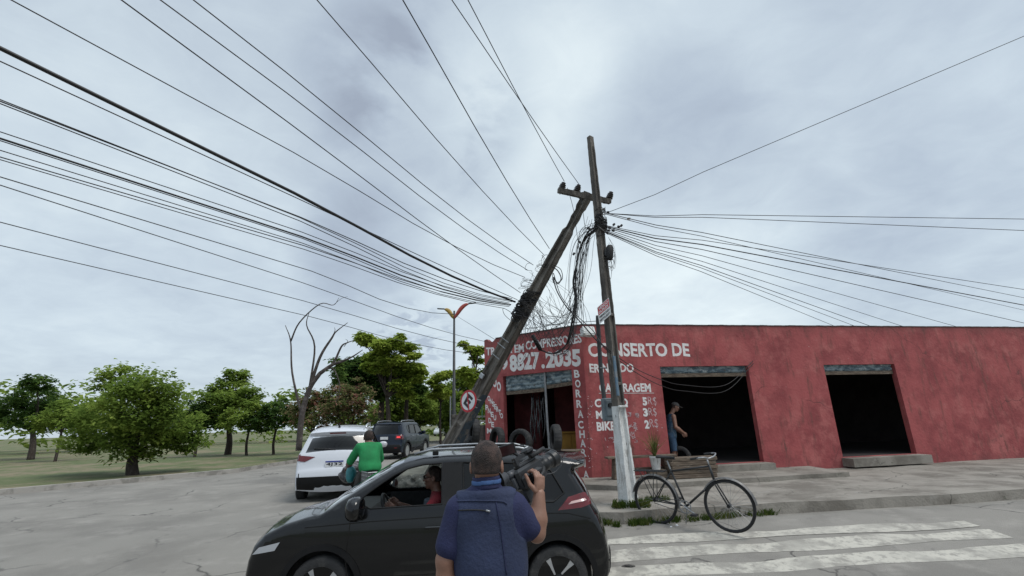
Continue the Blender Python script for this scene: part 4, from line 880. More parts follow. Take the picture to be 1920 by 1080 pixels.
    def arches(s, wd=.055, material=CARCLAD, sillh=.12):
        for cxw in s.wheels:
            ring = [(cxw + s.ar * math.cos(t) * .998, s.wr + s.ar * math.sin(t) * .998) for t in np.linspace(-.15, PI + .15, 26)]; out = [(cxw + (s.ar + wd) * math.cos(t), s.wr + (s.ar + wd) * math.sin(t)) for t in np.linspace(PI + .12, -.12, 26)]
            for sg in (1, -1): s.patch('wheel_arch_trim', ring + out, sg, .012, material, .08, th=.03)
        if sillh:
            xa, xb = sorted(s.wheels)
            for sg in (1, -1): s.patch('sill_trim', [(xa + s.ar + wd, s.sill), (xb - s.ar - wd, s.sill), (xb - s.ar - wd, s.sill + sillh), (xa + s.ar + wd, s.sill + sillh)], sg, .010, material, .1, th=.03)
    def line(s, name, pts, r=.004, material=GLOSSK, off=.0, both=True):
        for sg in ((1, -1) if both else (1,)):
            Lp = subdiv(pts, .05, False); mb = MB(); mb.tube(s.side(Lp, sg, off), r, 5, False); mb.build(name, material, s.root)
    def put_wheels(s, spokes=5, blade=False, rimr=.70, inset=.0, wide=.2):
        for cxw in s.wheels:
            for sg in (1, -1):
                y0 = sg * (s.hw(cxw, .6) - .015 - inset); M = Matrix.Translation((cxw - s.L / 2, float(y0), s.wr)) @ Matrix.Rotation(-sg * PI / 2, 4, 'X'); R_ = s.wr
                wl = empty('wheel', (0, 0, 0)); wl.parent = s.root
                rr_ = R_ * rimr; b = MB(); b.lathe([(rr_, 0), (rr_ + .02, .004), (R_ * .93, .002), (R_ * .985, -.02), (R_, -.05), (R_, -wide + .05), (R_ * .985, -wide + .02), (R_ * .9, -wide), (rr_, -wide)], 40, M, True); b.build('tyre', RUBBER, wl, smooth=True, angle=50)
                b = MB(); b.lathe([(rr_, -.01), (rr_ * .96, -.012), (rr_ * .93, -.05), (rr_ * .5, -.11), (.01, -.11)], 36, M); b.build('rim', GLOSSK if blade else ALLOY, wl, smooth=True, angle=40)
                b = MB()
                for k in range(spokes):
                    a = 2 * PI * k / spokes + .35
                    if blade:
                        pl_ = [(.25, -.03), (.62, -.16), (.93, -.30), (.97, -.05), (.70, -.04), (.28, .04)]
                        b.prism([(rr_ * (x * math.cos(a) - y * math.sin(a)), rr_ * (x * math.sin(a) + y * math.cos(a))) for x, y in pl_], M @ Matrix.Translation((0, 0, -.035)), .03)
                    else:
                        for da in (-.16, .16):
                            pl_ = [(.12, -.05), (.55, -.07 + da), (.96, -.07 + da * 1.5), (.96, .07 + da * 1.5), (.55, .05 + da), (.12, .05)]
                            b.prism([(rr_ * (x * math.cos(a) - y * math.sin(a)), rr_ * (x * math.sin(a) + y * math.cos(a))) for x, y in pl_], M @ Matrix.Translation((0, 0, -.045)), .03)
                b.build('spokes', ALLOY, wl); b = MB(); b.lathe([(.001, -.05), (.04, -.05), (.05, -.01), (.03, -.0), (.001, .002)], 16, M); b.build('hub_cap', GLOSSK if blade else ALLOY, wl)
    def mirror(s, x, z, material, sc_=1.0):
        for sg in (1, -1):
            y = sg * (float(s.hw(x, z)) + .11); b = MB(); c = Vector((x - s.L / 2, y, z + .02))
            vs = []; N, K = 10, 14
            for i in range(N + 1):
                t = -1 + 2 * i / N; rr_ = (1 - abs(t) ** 2.6) ** .5 if abs(t) < 1 else .02
                for k in range(K):
                    a = 2 * PI * k / K; ca, sa = math.cos(a), math.sin(a); vs.append(c + Vector((.075 * sc_ * rr_ * (abs(ca) ** .8) * (1 if ca > 0 else -.75), sg * .12 * sc_ * t, .085 * sc_ * rr_ * (abs(sa) ** .75) * (1 if sa > 0 else -1))))
            b.add(vs, [(i * K + k, i * K + (k + 1) % K, (i + 1) * K + (k + 1) % K, (i + 1) * K + k) for i in range(N) for k in range(K)] + [tuple(range(K)), tuple(N * K + k for k in range(K))]); o = b.build('door_mirror', material, s.root, smooth=True)
            b = MB(); b.box(c + Vector((.01, -sg * .09, -.075)), (.07, .16, .05), None, .012); b.build('mirror_foot', CARCLAD, o)
    def handle(s, x, z, material, ln=.18):
        for sg in (1, -1):
            p = s.side([(x, z)], sg, .02)[0]; b = MB(); b.box(p, (ln, .028, .028), None, .008); b.build('door_handle', material, s.root)
    def seats(s, rows, z=.3):
        for x in rows:
            for y in (-.36, .36):
                b = MB(); b.box((x - s.L / 2, y, z + .22), (.5, .48, .16), None, .04); b.build('seat_cushion', SEATM, s.root)
                M = Matrix.Rotation(-.28, 3, 'Y'); b = MB(); b.box((x - s.L / 2 - .30, y, z + .52), (.13, .46, .62), M, .04); o = b.build('seat_back', SEATM, s.root); b = MB(); b.box((x - s.L / 2 - .385, y, z + .90), (.09, .26, .16), M, .03); b.build('headrest', SEATM, o)

# black electric hatchback across the foreground, facing left
prof = [(.06, .22), (.01, .36), (0, .50), (.02, .63), (.055, .78), (.10, .90), (.15, .98), (.19, 1.06), (.20, 1.10), (.23, 1.18), (.30, 1.30), (.355, 1.39), (.19, 1.45), (.18, 1.475), (.40, 1.53), (.66, 1.56), (1.0, 1.588), (1.45, 1.60), (1.8, 1.60), (2.08, 1.585), (2.28, 1.545), (2.44, 1.475), (2.62, 1.375), (2.80, 1.27), (3.0, 1.15), (3.10, 1.085), (3.16, 1.05), (3.32, 1.02), (3.55, .96), (3.75, .87), (3.86, .76), (3.91, .62), (3.93, .48), (3.92, .34), (3.86, .22)]
HEAD = math.radians(180 + 3.0)
car = Car('black_hatchback', 'glossy black hatchback in the foreground with its front window open and a driver inside', 'car', 3.93, 1.76, prof, 1.08, .24, [.59, 3.10], .325, .385, CARBLACK, (0, 0, 0), HEAD, taper=(.07, .12), bulge=(.03, .11))
Rm = Matrix.Rotation(HEAD, 3, 'Z'); wc = Vector((.40, 5.66, -.1)); car.root.location = wc - Rm @ Vector((.59 - 3.93 / 2, .87, 0)); car.root.location.z = -.1
wf = [(1.84, 1.105), (2.62, 1.09), (2.70, 1.125), (2.76, 1.165), (2.66, 1.245), (2.54, 1.325), (2.40, 1.41), (2.25, 1.475), (2.08, 1.51), (1.86, 1.52)]
wr_ = [(.98, 1.09), (1.60, 1.10), (1.62, 1.52), (1.30, 1.515), (1.00, 1.49)]
wq = [(.47, 1.165), (.60, 1.085), (.93, 1.09), (.95, 1.48), (.72, 1.455), (.60, 1.40)]
car.shell([(wf, (None, 'clear')), (wr_, 'tint'), (wq, 'black')], (2.30, 3.12), (1.12, 1.385))
car.arches(.06); car.put_wheels(5, True, .70)
car.line('shut_line', [(1.72, .34), (1.71, .7), (1.70, 1.09)]); car.line('shut_line', [(2.80, .34), (2.84, .6), (2.82, 1.0)]); car.line('shut_line', [(1.0, .72), (.93, .86), (.90, 1.08)]); car.line('shut_line', [(1.0, .72), (1.04, .45), (1.06, .34)])
car.line('body_crease', [(.20, .90), (.45, .965), (.9, .985), (1.7, .985), (2.6, .965), (3.3, .93)], .006, CARBLACK, -.001)
car.line('body_crease', [(1.15, .50), (1.7, .44), (2.5, .43)], .008, CARBLACK, -.001)
for a_, b_2 in ((1.63, 1.84),):
    for sg in (1, -1): car.patch('pillar_cover', [(1.625, 1.10), (1.825, 1.10), (1.845, 1.525), (1.63, 1.53)], sg, .004, CARCLAD)
for sg in (1, -1):
    car.patch('quarter_cover', [(.955, 1.09), (.975, 1.09), (.995, 1.495), (.955, 1.485)], sg, .004, GLOSSK)
    t_ = car.patch('tail_light', [(.56, 1.0), (.43, 1.125), (.25, 1.165), (.215, 1.155), (.175, 1.08), (.17, 1.045), (.30, 1.015)], sg, .008, TAILR, .04, th=.02)
    car.patch('light_bar', [(.44, 1.055), (.40, 1.085), (.21, 1.112), (.20, 1.09)], sg, .0115, TAILW, .04, parent=t_)
    b = MB(); b.tube([(x - 1.965, sg * (.53 + .0 * x), 1.628 + zz_) for x, zz_ in ((.75, -.02), (.95, .028), (1.5, .045), (2.0, .04), (2.2, -.005))], .014, 8)
    o = b.build('roof_rail', STEEL, car.root, smooth=True)
    for x in (.85, 1.95): b = MB(); b.box((x - 1.965, sg * .53, 1.625), (.07, .025, .05), None, .006); b.build('rail_foot', CARCLAD, o)
car.rpatch('tail_light_bar', [(-.62, 1.03), (.62, 1.03), (.62, 1.085), (-.62, 1.085)], .008, TAILR)
car.rpatch('rear_bumper_insert', [(-.6, .3), (.6, .3), (.6, .5), (-.6, .5)], .012, CARCLAD)
car.handle(1.92, .885, CARBLACK, .2); car.handle(1.10, .93, CARBLACK, .2); car.mirror(2.74, 1.09, CARBLACK, 1.45)
b = MB(); b.tube([(2.32 - 1.965, 0, 1.62), (2.28 - 1.965, 0, 1.66), (2.12 - 1.965, 0, 1.76)], [.012, .007, .003], 6); b.build('antenna', BLACKRUB, car.root)
b = MB(); b.box((2.92 - 1.965, 0, .93), (.5, 1.36, .20), None, .05); b.build('dashboard', SEATM, car.root)
b = MB(); b.box((1.9 - 1.965, 0, .60), (1.5, 1.45, .06)); b.build('cabin_floor', SEATM, car.root)
for sg in (1, -1): car.patch('door_card', [(.9, .4), (2.75, .4), (2.72, 1.06), (.95, 1.06)], sg, -.07, SEATM, .15)
car.seats([2.05, 1.2], .38)
M = Matrix.Translation((2.52 - 1.965, .36, 1.0)) @ Matrix.Rotation(-math.radians(68), 4, 'Y')
b = MB(); b.tube([M @ Vector((.185 * math.cos(a), .185 * math.sin(a), 0)) for a in np.linspace(0, 2 * PI, 29)], .016, 8, False); o = b.build('steering_wheel', SEATM, car.root, smooth=True)
b = MB(); b.tube([M @ Vector((0, 0, -.14)), M @ Vector((0, 0, -.02))], .04, 10); b.tube([M @ Vector((-.17, 0, 0)), M @ Vector((.0, 0, -.03)), M @ Vector((.17, 0, 0))], .015, 6); b.tube([M @ Vector((0, -.17, 0)), M @ Vector((.0, 0, -.03)), M @ Vector((0, .17, 0))], .015, 6); b.build('steering_hub', SEATM, o)
for sg in (1, -1): car.patch('headlight', [(3.55, .80), (3.78, .75), (3.85, .68), (3.6, .72)], sg, .008, mat('headlight_lens', (.5, .52, .55), .1, .3, coat=1) if sg == 1 else bpy.data.materials['headlight_lens'], .05)

def plate_(c, y, z, s_text, blue=True, wd=.40, off=.03):
    p = c.rearpt(y, z, off); b = MB(); b.box(p, (.012, wd, .13), None, .003); o = b.build('number_plate', SIGNW, c.root)
    if blue: b = MB(); b.box(p + Vector((-.008, 0, .05)), (.006, wd - .01, .028)); b.build('plate_band', mat('plate_blue', (.01, .03, .25), .5), o)
    if not s_text: return
    Vt, Ft = text_pts(s_text, .02, 2); raw('plate_text', [p + Vector((-.0095, wd * .45 - a * wd * .9, -.052 + b2 * .078)) for a, b2 in Vt], Ft, SIGNK, o)
# white SUV seen from behind at the left
prof = [(.10, .28), (.02, .40), (0, .55), (.03, .66), (.07, .72), (.10, .80), (.13, .92), (.17, 1.02), (.22, 1.10), (.31, 1.28), (.40, 1.44), (.34, 1.50), (.42, 1.545), (.7, 1.59), (1.2, 1.63), (1.8, 1.64), (2.3, 1.60), (2.6, 1.50), (2.9, 1.32), (3.15, 1.15), (3.3, 1.07), (3.7, 1.0), (4.05, .88), (4.22, .72), (4.28, .5), (4.24, .28)]
wsv = Car('white_suv', 'white SUV seen from behind, with dark rear window, beside the man in green', 'car', 4.28, 1.80, prof, 1.03, .28, [.82, 3.42], .335, .40, CARWHITE, (-4.90, 14.15, .17), math.radians(90 + 13), taper=(.10, .13), bulge=(.03, .10), scale=1.05)
wsv.shell([([(1.35, 1.06), (2.05, 1.05), (2.08, 1.50), (1.5, 1.50), (1.15, 1.44), (1.05, 1.3)], 'tint'), ([(2.12, 1.05), (3.0, 1.05), (2.72, 1.32), (2.5, 1.46), (2.15, 1.50)], 'tint')], (2.5, 3.2), (1.07, 1.44), .92, (.62, 2.3, 1.36))
wsv.arches(.05); wsv.put_wheels(5, False, .66); wsv.mirror(2.95, 1.08, CARWHITE); wsv.handle(1.3, .98, CHROME); wsv.handle(2.2, .96, CHROME)
for sg in (1, -1):
    wsv.rpatch('tail_light', [(sg * y, z) for y, z in ((.44, .965), (.80, 1.02), (.81, .90), (.66, .875))][::sg], .012, TAILR)
    wsv.patch('tail_light', [(.14, .89), (.42, .97), (.36, 1.04), (.18, 1.04)], sg, .008, TAILR, .05)
    b = MB(); b.tube([(x - 2.14, sg * .60, z) for x, z in ((.75, 1.60), (.9, 1.66), (1.6, 1.70), (2.2, 1.67), (2.35, 1.62))], .018, 8); b.build('roof_rail', CHROME, wsv.root, smooth=True)
wsv.rpatch('lower_bumper', [(-.78, .30), (.78, .30), (.80, .56), (-.80, .56)], .012, CARCLAD)
wsv.rpatch('stop_lamp', [(-.18, 1.475), (.18, 1.475), (.18, 1.492), (-.18, 1.492)], .01, TAILR)
b = MB(); b.tube([wsv.rearpt(.0, 1.09, .02), wsv.rearpt(.25, 1.125, .03), wsv.rearpt(.5, 1.14, .025)], .012, 6); b.build('rear_wiper', BLACKRUB, wsv.root)
b = MB(); b.tube([(-1.7, 0, 1.62), (-1.74, 0, 1.66), (-1.82, 0, 1.72)], [.03, .02, .004], 8); b.build('antenna', BLACKRUB, wsv.root)
plate_(wsv, 0.0, .80, '4J32')
# dark blue boxy SUV
prof = [(.06, .30), (0, .42), (0, .60), (.04, .66), (.07, .74), (.09, .90), (.11, 1.04), (.16, 1.12), (.24, 1.40), (.30, 1.58), (.25, 1.62), (.30, 1.655), (.6, 1.69), (1.4, 1.715), (2.1, 1.71), (2.5, 1.68), (2.66, 1.62), (2.9, 1.40), (3.12, 1.17), (3.22, 1.10), (3.8, 1.06), (4.08, 1.0), (4.2, .88), (4.25, .6), (4.22, .30)]
bp_ = at(762, 840, 25.2)
bsv = Car('dark_blue_suv', 'boxy dark blue SUV with roof rails and lit round-square tail light driving away', 'car', 4.25, 1.82, prof, 1.08, .30, [.80, 3.38], .35, .42, CARBLUE, (-6.42, 27.3, .245), math.radians(90 - 9), tumble=.26, taper=(.06, .09), bulge=(.025, .06), rnd=.06, scale=1.06)
bsv.shell([([(1.02, 1.20), (1.18, 1.16), (1.22, 1.56), (1.02, 1.54), (.86, 1.46)], 'tint'), ([(1.26, 1.15), (1.98, 1.14), (1.98, 1.58), (1.28, 1.57)], 'tint'), ([(2.03, 1.14), (2.96, 1.14), (2.84, 1.34), (2.62, 1.53), (2.5, 1.57), (2.03, 1.58)], 'tint')], (2.62, 3.16), (1.13, 1.56), .88, (.5, 2.3, 1.42))
bsv.arches(.08, sillh=.18); bsv.put_wheels(5, False, .70); bsv.mirror(2.9, 1.15, CARBLUE); bsv.handle(1.45, 1.04, CHROME); bsv.handle(2.2, 1.04, CHROME)
bsv.line('shut_line', [(2.0, .45), (2.0, 1.14)]); bsv.line('shut_line', [(1.3, .80), (1.2, 1.14)])
for sg in (1, -1):
    t_ = bsv.rpatch('tail_light', [(sg * y, z) for y, z in ((.56, .90), (.56, 1.10), (.83, 1.10), (.83, .90))][::sg], .02, TAILR)
    bsv.rpatch('lit_bar', [(sg * y, z) for y, z in ((.62, .97), (.62, 1.03), (.79, 1.03), (.79, .97))][::sg], .028, mat('lit_red', (.6, .02, .03), .3, emis=(1, .08, .08, .8)) if sg == 1 else bpy.data.materials['lit_red'], parent=t_)
    bsv.patch('tail_light', [(.10, .90), (.26, .90), (.26, 1.10), (.14, 1.10)], sg, .012, TAILR, .05)
    b = MB(); b.tube([(x - 2.125, sg * .62, z) for x, z in ((.5, 1.68), (.6, 1.76), (1.4, 1.79), (2.2, 1.78), (2.35, 1.70))], .022, 8); b.build('roof_rail', STEEL, bsv.root, smooth=True)
bsv.rpatch('lower_bumper', [(-.84, .32), (.84, .32), (.86, .66), (-.86, .66)], .015, CARCLAD)
for sg in (1, -1): bsv.rpatch('reflector', [(sg * y, z) for y, z in ((.55, .5), (.55, .54), (.7, .54), (.7, .5))][::sg], .03, TAILR)
plate_(bsv, 0, .96, '', False)
# small white car far off
bsv2 = Car('parked_white_car', 'small white car parked far off at the road edge behind leafy bushes', 'car', 4.0, 1.75, [(.06, .3), (0, .5), (.05, .8), (.12, .95), (.35, 1.2), (.6, 1.42), (1.2, 1.5), (1.9, 1.48), (2.5, 1.15), (2.8, 1.0), (3.5, .9), (3.9, .7), (4.0, .5), (3.96, .3)], 1.0, .28, [.75, 3.2], .31, .38, CARSILV, (-11.2, 74, .25), math.radians(-98))
bsv2.shell([([(.7, 1.04), (1.5, 1.03), (1.5, 1.38), (.95, 1.36)], 'tint'), ([(1.55, 1.03), (2.5, 1.02), (2.05, 1.33), (1.55, 1.38)], 'tint')], (1.95, 2.75), (1.0, 1.38)); bsv2.put_wheels(5, False, .66); bsv2.mirror(2.4, 1.02, CARSILV)
# ------------------------------------------------------------------ people: signed distance bodies
def _seg(P, a, b, ra, rb, S=None):
    """rounded cone; S optionally squashes space (3x3)"""
    a = np.array(a, float); b = np.array(b, float)
    if S is not None: P = P @ S.T; a = S @ a; b = S @ b
    ab = b - a; t = np.clip(((P - a) @ ab) / (ab @ ab + 1e-12), 0, 1)
    return np.linalg.norm(P - a - t[:, None] * ab, axis=1) - (ra + (rb - ra) * t)
def _ell(P, c, r, M=None):
    q = P - np.array(c, float)
    if M is not None: q = q @ M
    r = np.array(r, float); k0 = np.linalg.norm(q / r, axis=1); k1 = np.linalg.norm(q / r ** 2, axis=1) + 1e-9
    return k0 * (k0 - 1) / k1
def smin(a, b, k):
    h = np.clip(.5 + .5 * (b - a) / k, 0, 1); return b * (1 - h) + a * h - k * h * (1 - h)
def surfnet(fn, lo, hi, h):
    lo = np.array(lo, float); n = np.ceil((np.array(hi, float) - lo) / h).astype(int) + 1
    ax = [lo[i] + h * np.arange(n[i]) for i in range(3)]; X = np.stack(np.meshgrid(*ax, indexing='ij'), -1).reshape(-1, 3)
    f = np.concatenate([fn(c) for c in np.array_split(X, max(1, len(X) // 200000))]).reshape(n); G_ = X.reshape(*n, 3); ins = f < 0
    cs = tuple(k - 1 for k in n); acc = np.zeros(cs + (3,)); cnt = np.zeros(cs)
    for d in range(3):
        o = [slice(None)] * 3; o2 = [slice(None)] * 3; o[d] = slice(0, n[d] - 1); o2[d] = slice(1, n[d]); o, o2 = tuple(o), tuple(o2)
        cr = ins[o] != ins[o2]; t = np.where(cr, f[o] / np.where(cr, f[o] - f[o2], 1), 0)[..., None]; p = (G_[o] + (G_[o2] - G_[o]) * t) * cr[..., None]
        e1, e2 = [k for k in range(3) if k != d]
        for s1 in (0, 1):
            for s2 in (0, 1):
                q = [slice(None)] * 3; q[e1] = slice(s1, s1 + cs[e1]); q[e2] = slice(s2, s2 + cs[e2]); q[d] = slice(0, cs[d]); q = tuple(q); acc += p[q]; cnt += cr[q]
    act = cnt > 0; idx = -np.ones(cs, int); idx[act] = np.arange(act.sum()); V = acc[act] / cnt[act][:, None]; Fc = []
    for d in range(3):
        e1, e2 = (d + 1) % 3, (d + 2) % 3
        sl = [slice(1, cs[k]) for k in range(3)]; sl[d] = slice(0, n[d] - 1); a = ins[tuple(sl)]; s2 = list(sl); s2[d] = slice(1, n[d]); b = ins[tuple(s2)]
        I = np.argwhere(a != b); 
        if not len(I): continue
        sg = a[tuple(I.T)]; base = I.copy(); 
        for k in range(3):
            if k != d: base[:, k] += 1
        def g(o1, o2):
            q = base.copy(); q[:, e1] += o1; q[:, e2] += o2; return idx[tuple(q.T)]
        Q = np.stack([g(-1, -1), g(0, -1), g(0, 0), g(-1, 0)], 1); Q[~sg] = Q[~sg][:, ::-1]; Fc.append(Q)
    return V, np.concatenate(Fc)
def solid(name, fn, lo, hi, h, material, parent, join=()):
    V, Fc = surfnet(fn, lo, hi, h); mb = MB(); mb.v = [Vector(v) for v in V]; mb.f = [tuple(int(i) for i in f) for f in Fc]
    for (v2, f2) in join: mb.add([Vector(v) for v in v2], [tuple(int(i) for i in f) for f in f2])
    return mb.build(name, material, parent, world=True, smooth=True)
def basis(fwd, up):
    f = Vector(fwd).normalized(); u = Vector(up); u = (u - f * u.dot(f)).normalized(); r_ = f.cross(u)
    return np.array([r_, f, u]).T          # columns: right, forward, up
def head_fn(c, fwd, up=(0, 0, 1), s=1.0, wide=1.0):
    """head centred on c (between the ears), looking along fwd"""
    B = basis(fwd, up); c = np.array(c, float)
    def f(P):
        q = ((P - c) @ B) / s; d = _ell(q, (0, -.008, .030), (.077 * wide, .098, .095))
        d = smin(d, _ell(q, (0, .028, -.045), (.058 * wide, .062, .075)), .03)           # face and jaw
        d = smin(d, _ell(q, (0, .070, -.095), (.024, .020, .020)), .025)                  # chin
        d = smin(d, _seg(q, (0, .088, .018), (0, .112, -.022), .009, .013), .012)         # nose
        for sx in (-1, 1):
            d = smin(d, _ell(q, (sx * .018, .100, -.024), (.010, .011, .009)), .008)      # nostrils
            d = smin(d, _ell(q, (sx * .032, .088, .035), (.026, .012, .009)), .012)       # brow
            d = -smin(-d, _ell(q, (sx * .032, .100, .014), (.019, .014, .012)), .010)     # socket
            d = smin(d, _ell(q, (sx * .045, .068, -.015), (.020, .022, .018)), .02)       # cheek
            e_ = _ell(q, (sx * .083 * wide, -.008, -.005), (.010, .022, .034)); e_ = -smin(-e_, _ell(q, (sx * .092 * wide, -.002, -.002), (.007, .011, .020)), .006)
            d = smin(d, e_, .008)
        d = smin(d, _ell(q, (0, .096, -.052), (.024, .009, .006)), .006); d = smin(d, _ell(q, (0, .094, -.063), (.020, .009, .007)), .006)
        return d * s
    def hair(P, th=.008, low=-.035, front=.055):
        q = ((P - c) @ B) / s; d = _ell(q, (0, -.010, .032), (.077 * wide + th, .098 + th, .095 + th))
        d = smin(d, _ell(q, (0, -.045, -.030), (.064 * wide, .055, .050)), .03)
        cutp = (low - q[:, 2]) ; d = np.maximum(d, cutp)                                   # neckline
        face = np.minimum(q[:, 1] - (front - .055 * np.clip((.075 - q[:, 2]) / .08, 0, 1)), .2); d = np.maximum(d, face)
        return d * s
    return f, hair, B, c
def eyes(parent, B, c, s=1.0):
    for sx in (-1, 1):
        p = c + B @ np.array([sx * .032, .082, .014]) * s; b = MB(); b.lathe([(.0005, -.0125 * s), (.008 * s, -.009 * s), (.0125 * s, 0), (.008 * s, .009 * s), (.0005, .0125 * s)], 10, Matrix.Translation(Vector(p))); o = b.build('eye', EYEW, parent, world=True, smooth=True)
        p2 = p + B @ np.array([0, .0105, 0]) * s; b = MB(); b.box(Vector(p2), (.009 * s,) * 3, None, .002); raw('iris', b.v, b.f, BLACKRUB, o, world=True)
def hand_mesh(wrist, palmdir, palmn, curls, s=1.0, side=1, thumb=(.35, .5), h=.0035):
    """palm box with five separate fingers; palmdir = wrist to knuckles, palmn = outward normal of palm; side=+1 thumb on local +x"""
    Bp = basis(palmdir, palmn); W0 = np.array(wrist, float); prims = []
    def Wd(x, y, z): return W0 + Bp @ (np.array([x * side, y, z]) * s)
    prims.append((Wd(0, -.01, 0), Wd(0, .045, 0), .026 * s, .036 * s, 'p'))
    for i, (x, L, cu) in enumerate(zip((.030, .010, -.011, -.031), (.078, .086, .080, .062), curls)):
        p = np.array([x, .085 - .004 * abs(i - 1), 0.0]); ang = 0.0; r0 = .0098 if i < 3 else .0085
        for j, fr in enumerate((.45, .30, .25)):
            ang += cu * (.9 if j == 0 else 1.1); d = np.array([0, math.cos(ang), math.sin(ang)]); q = p + d * L * fr
            prims.append((Wd(*p), Wd(*q), (r0 - .0008 * j) * s, (r0 - .0008 * (j + 1)) * s, 'f%d' % i)); p = q
        prims.append((Wd(x * .8, .03, 0), Wd(x, .085, 0), .014 * s, .0115 * s, 'p'))
    a, b_ = thumb; p = np.array([.026, .015, .004]); d1 = np.array([math.sin(.75), math.cos(.75), a]); d1 /= np.linalg.norm(d1); q = p + d1 * .045; d2 = np.array([math.sin(.35), math.cos(.35), b_]); d2 /= np.linalg.norm(d2); r_ = q + d2 * .032; t_ = r_ + d2 * .025
    prims += [(Wd(*p), Wd(*q), .016 * s, .0125 * s, 't'), (Wd(*q), Wd(*r_), .0122 * s, .0105 * s, 't'), (Wd(*r_), Wd(*t_), .0105 * s, .0085 * s, 't')]
    Sq = Bp @ np.diag([1, 1, 1.0]) @ Bp.T; Sp = Bp @ np.diag([1, 1, 1.9]) @ Bp.T
    def f(P):
        palm = None; out = None
        for a_, b2, ra, rb, g in prims:
            if g == 'p': d = _seg(P, a_, b2, ra, rb, Sp) if ra > .02 * s else _seg(P, a_, b2, ra, rb); palm = d if palm is None else smin(palm, d, .010)
        out = palm
        gs = {}
        for a_, b2, ra, rb, g in prims:
            if g != 'p': d = _seg(P, a_, b2, ra, rb); gs[g] = d if g not in gs else smin(gs[g], d, .003)
        for g, d in gs.items(): out = smin(out, d, .005)
        return out
    allp = np.array([p for pr in prims for p in pr[:2]]); return surfnet(f, allp.min(0) - .05 * s, allp.max(0) + .05 * s, h * max(1, s))
def folds(P, seed, amp=.006, k=9.0):
    a = np.sin(P[:, 2] * k * 2.1 + 3 * np.sin(P[:, 0] * k * .7 + seed) + 2 * np.sin(P[:, 1] * k * .6 + seed * 2)); b = np.sin(P[:, 0] * k * 1.7 + 2.5 * np.sin(P[:, 2] * k * .9 + seed * 1.3)); return amp * (.6 * a + .5 * b)
def person(name, label, J, skin, top, pants, shoes, headdir, base, hand_l=None, hand_r=None, hairm=HAIR, sleeve=.8, h=.014, bs=1.0, hs=1.0, wide=1.0, hat=None, legs=True, shirt_hem=.0, long_sleeve=False, headup=(0, 0, 1), flat=1.45, short=None, sleeveless=False, hair_low=-.035):
    """J: joint name -> point"""
    J = {k: np.array(v, float) for k, v in J.items()}
    root = empty(name, base, 0, label, 'person'); sh = J['shR'] - J['shL']; up = J['neck'] - J['pel']; fw = np.cross(up, sh); fw /= np.linalg.norm(fw)
    S = np.eye(3) + (flat - 1) * np.outer(fw, fw)
    shd = sh / np.linalg.norm(sh); mid = J['pel'] * .5 + J['neck'] * .5
    hf, hair, Bh, hc = head_fn(J['head'], headdir, headup, hs, wide)
    hw_ = .085 * bs
    def torso(P, e=0.0):
        w_ = J['pel'] * .62 + J['neck'] * .38; c_ = J['pel'] * .28 + J['neck'] * .72
        d = _seg(P, J['pel'] - shd * .05, J['pel'] + shd * .05, .125 * bs + e, .125 * bs + e, S)
        d = smin(d, _seg(P, J['pel'], w_, .145 * bs + e, .140 * bs + e, S), .05)
        for sg in (-1, 1): d = smin(d, _seg(P, w_ + sg * shd * .015, c_ + sg * shd * .055, .135 * bs + e, .125 * bs + e, S), .06)
        d = smin(d, _seg(P, J['shL'] * .82 + J['shR'] * .18, J['shR'] * .82 + J['shL'] * .18, .075 * bs + e, .075 * bs + e, S), .06)
        nb = (J['shL'] + J['shR']) / 2; d = smin(d, _seg(P, nb, J['neck'], .085 + e, .062 + e), .05)
        return d
    def arm(P, s_, e=0.0, upto=2.0, k=.03):
        a, b, c = J['sh' + s_], J['el' + s_], J['wr' + s_]
        if upto <= 1: b = a + (b - a) * upto; return _seg(P, a, b, .060 * bs + e, .055 * bs + e)
        d = smin(_seg(P, a, b, .058 * bs + e, .043 * bs + e), _seg(P, b, b + (c - b) * .35, .046 * bs + e, .050 * bs + e), .02); return smin(d, _seg(P, b + (c - b) * .35, c, .050 * bs + e, .031 * bs + e), .02)
    def leg(P, s_, e=0.0, upto=2.0):
        a, b, c = J['hip' + s_], J['kn' + s_], J['an' + s_]
        d = _seg(P, a, b, .090 * bs + e, .060 * bs + e)
        if upto > 1: d = smin(d, _seg(P, b, b * .65 + c * .35, .058 * bs + e, .058 * bs + e), .02); d = smin(d, _seg(P, b * .65 + c * .35, c, .058 * bs + e, .038 * bs + e), .02)
        return d
    def body(P):
        d = torso(P, -.012); d = smin(d, _seg(P, J['neck'] - up * .02, J['head'] - Bh[:, 2] * .05 - Bh[:, 1] * .02, .060 * hs, .056 * hs), .03)
        for s_ in 'LR':
            d = smin(d, arm(P, s_), .03)
            if legs: d = smin(d, leg(P, s_, -.01), .03)
        hd = hf(P); return smin(d, hd, .02)
    allp = np.array(list(J.values())); lo = allp.min(0) - .2; hi = allp.max(0) + .2
    joins = []
    for hnd in (hand_l, hand_r):
        if hnd: joins.append(hand_mesh(**hnd))
    # head kept fine: separate fine surface of head and neck joined into the same body mesh
    def hn(P): return smin(hf(P), _seg(P, J['neck'] - up * .04, J['head'] - Bh[:, 2] * .05 - Bh[:, 1] * .02, .060 * hs, .056 * hs), .025)
    joins.append(surfnet(lambda P: hn(P) - .0015, J['head'] - .17 * hs, J['head'] + .17 * hs, .0065 * hs))
    for s_ in 'LR':
        if legs:
            t = J['toe' + s_]; joins.append(surfnet(lambda P: _seg(P, J['an' + s_], t, .035, .03), np.minimum(J['an' + s_], t) - .08, np.maximum(J['an' + s_], t) + .08, .015))
    solid('body', body, lo, hi, h, skin, root, joins)
    hem = J['pel'] - up / np.linalg.norm(up) * (.10 + shirt_hem); upn = up / np.linalg.norm(up)
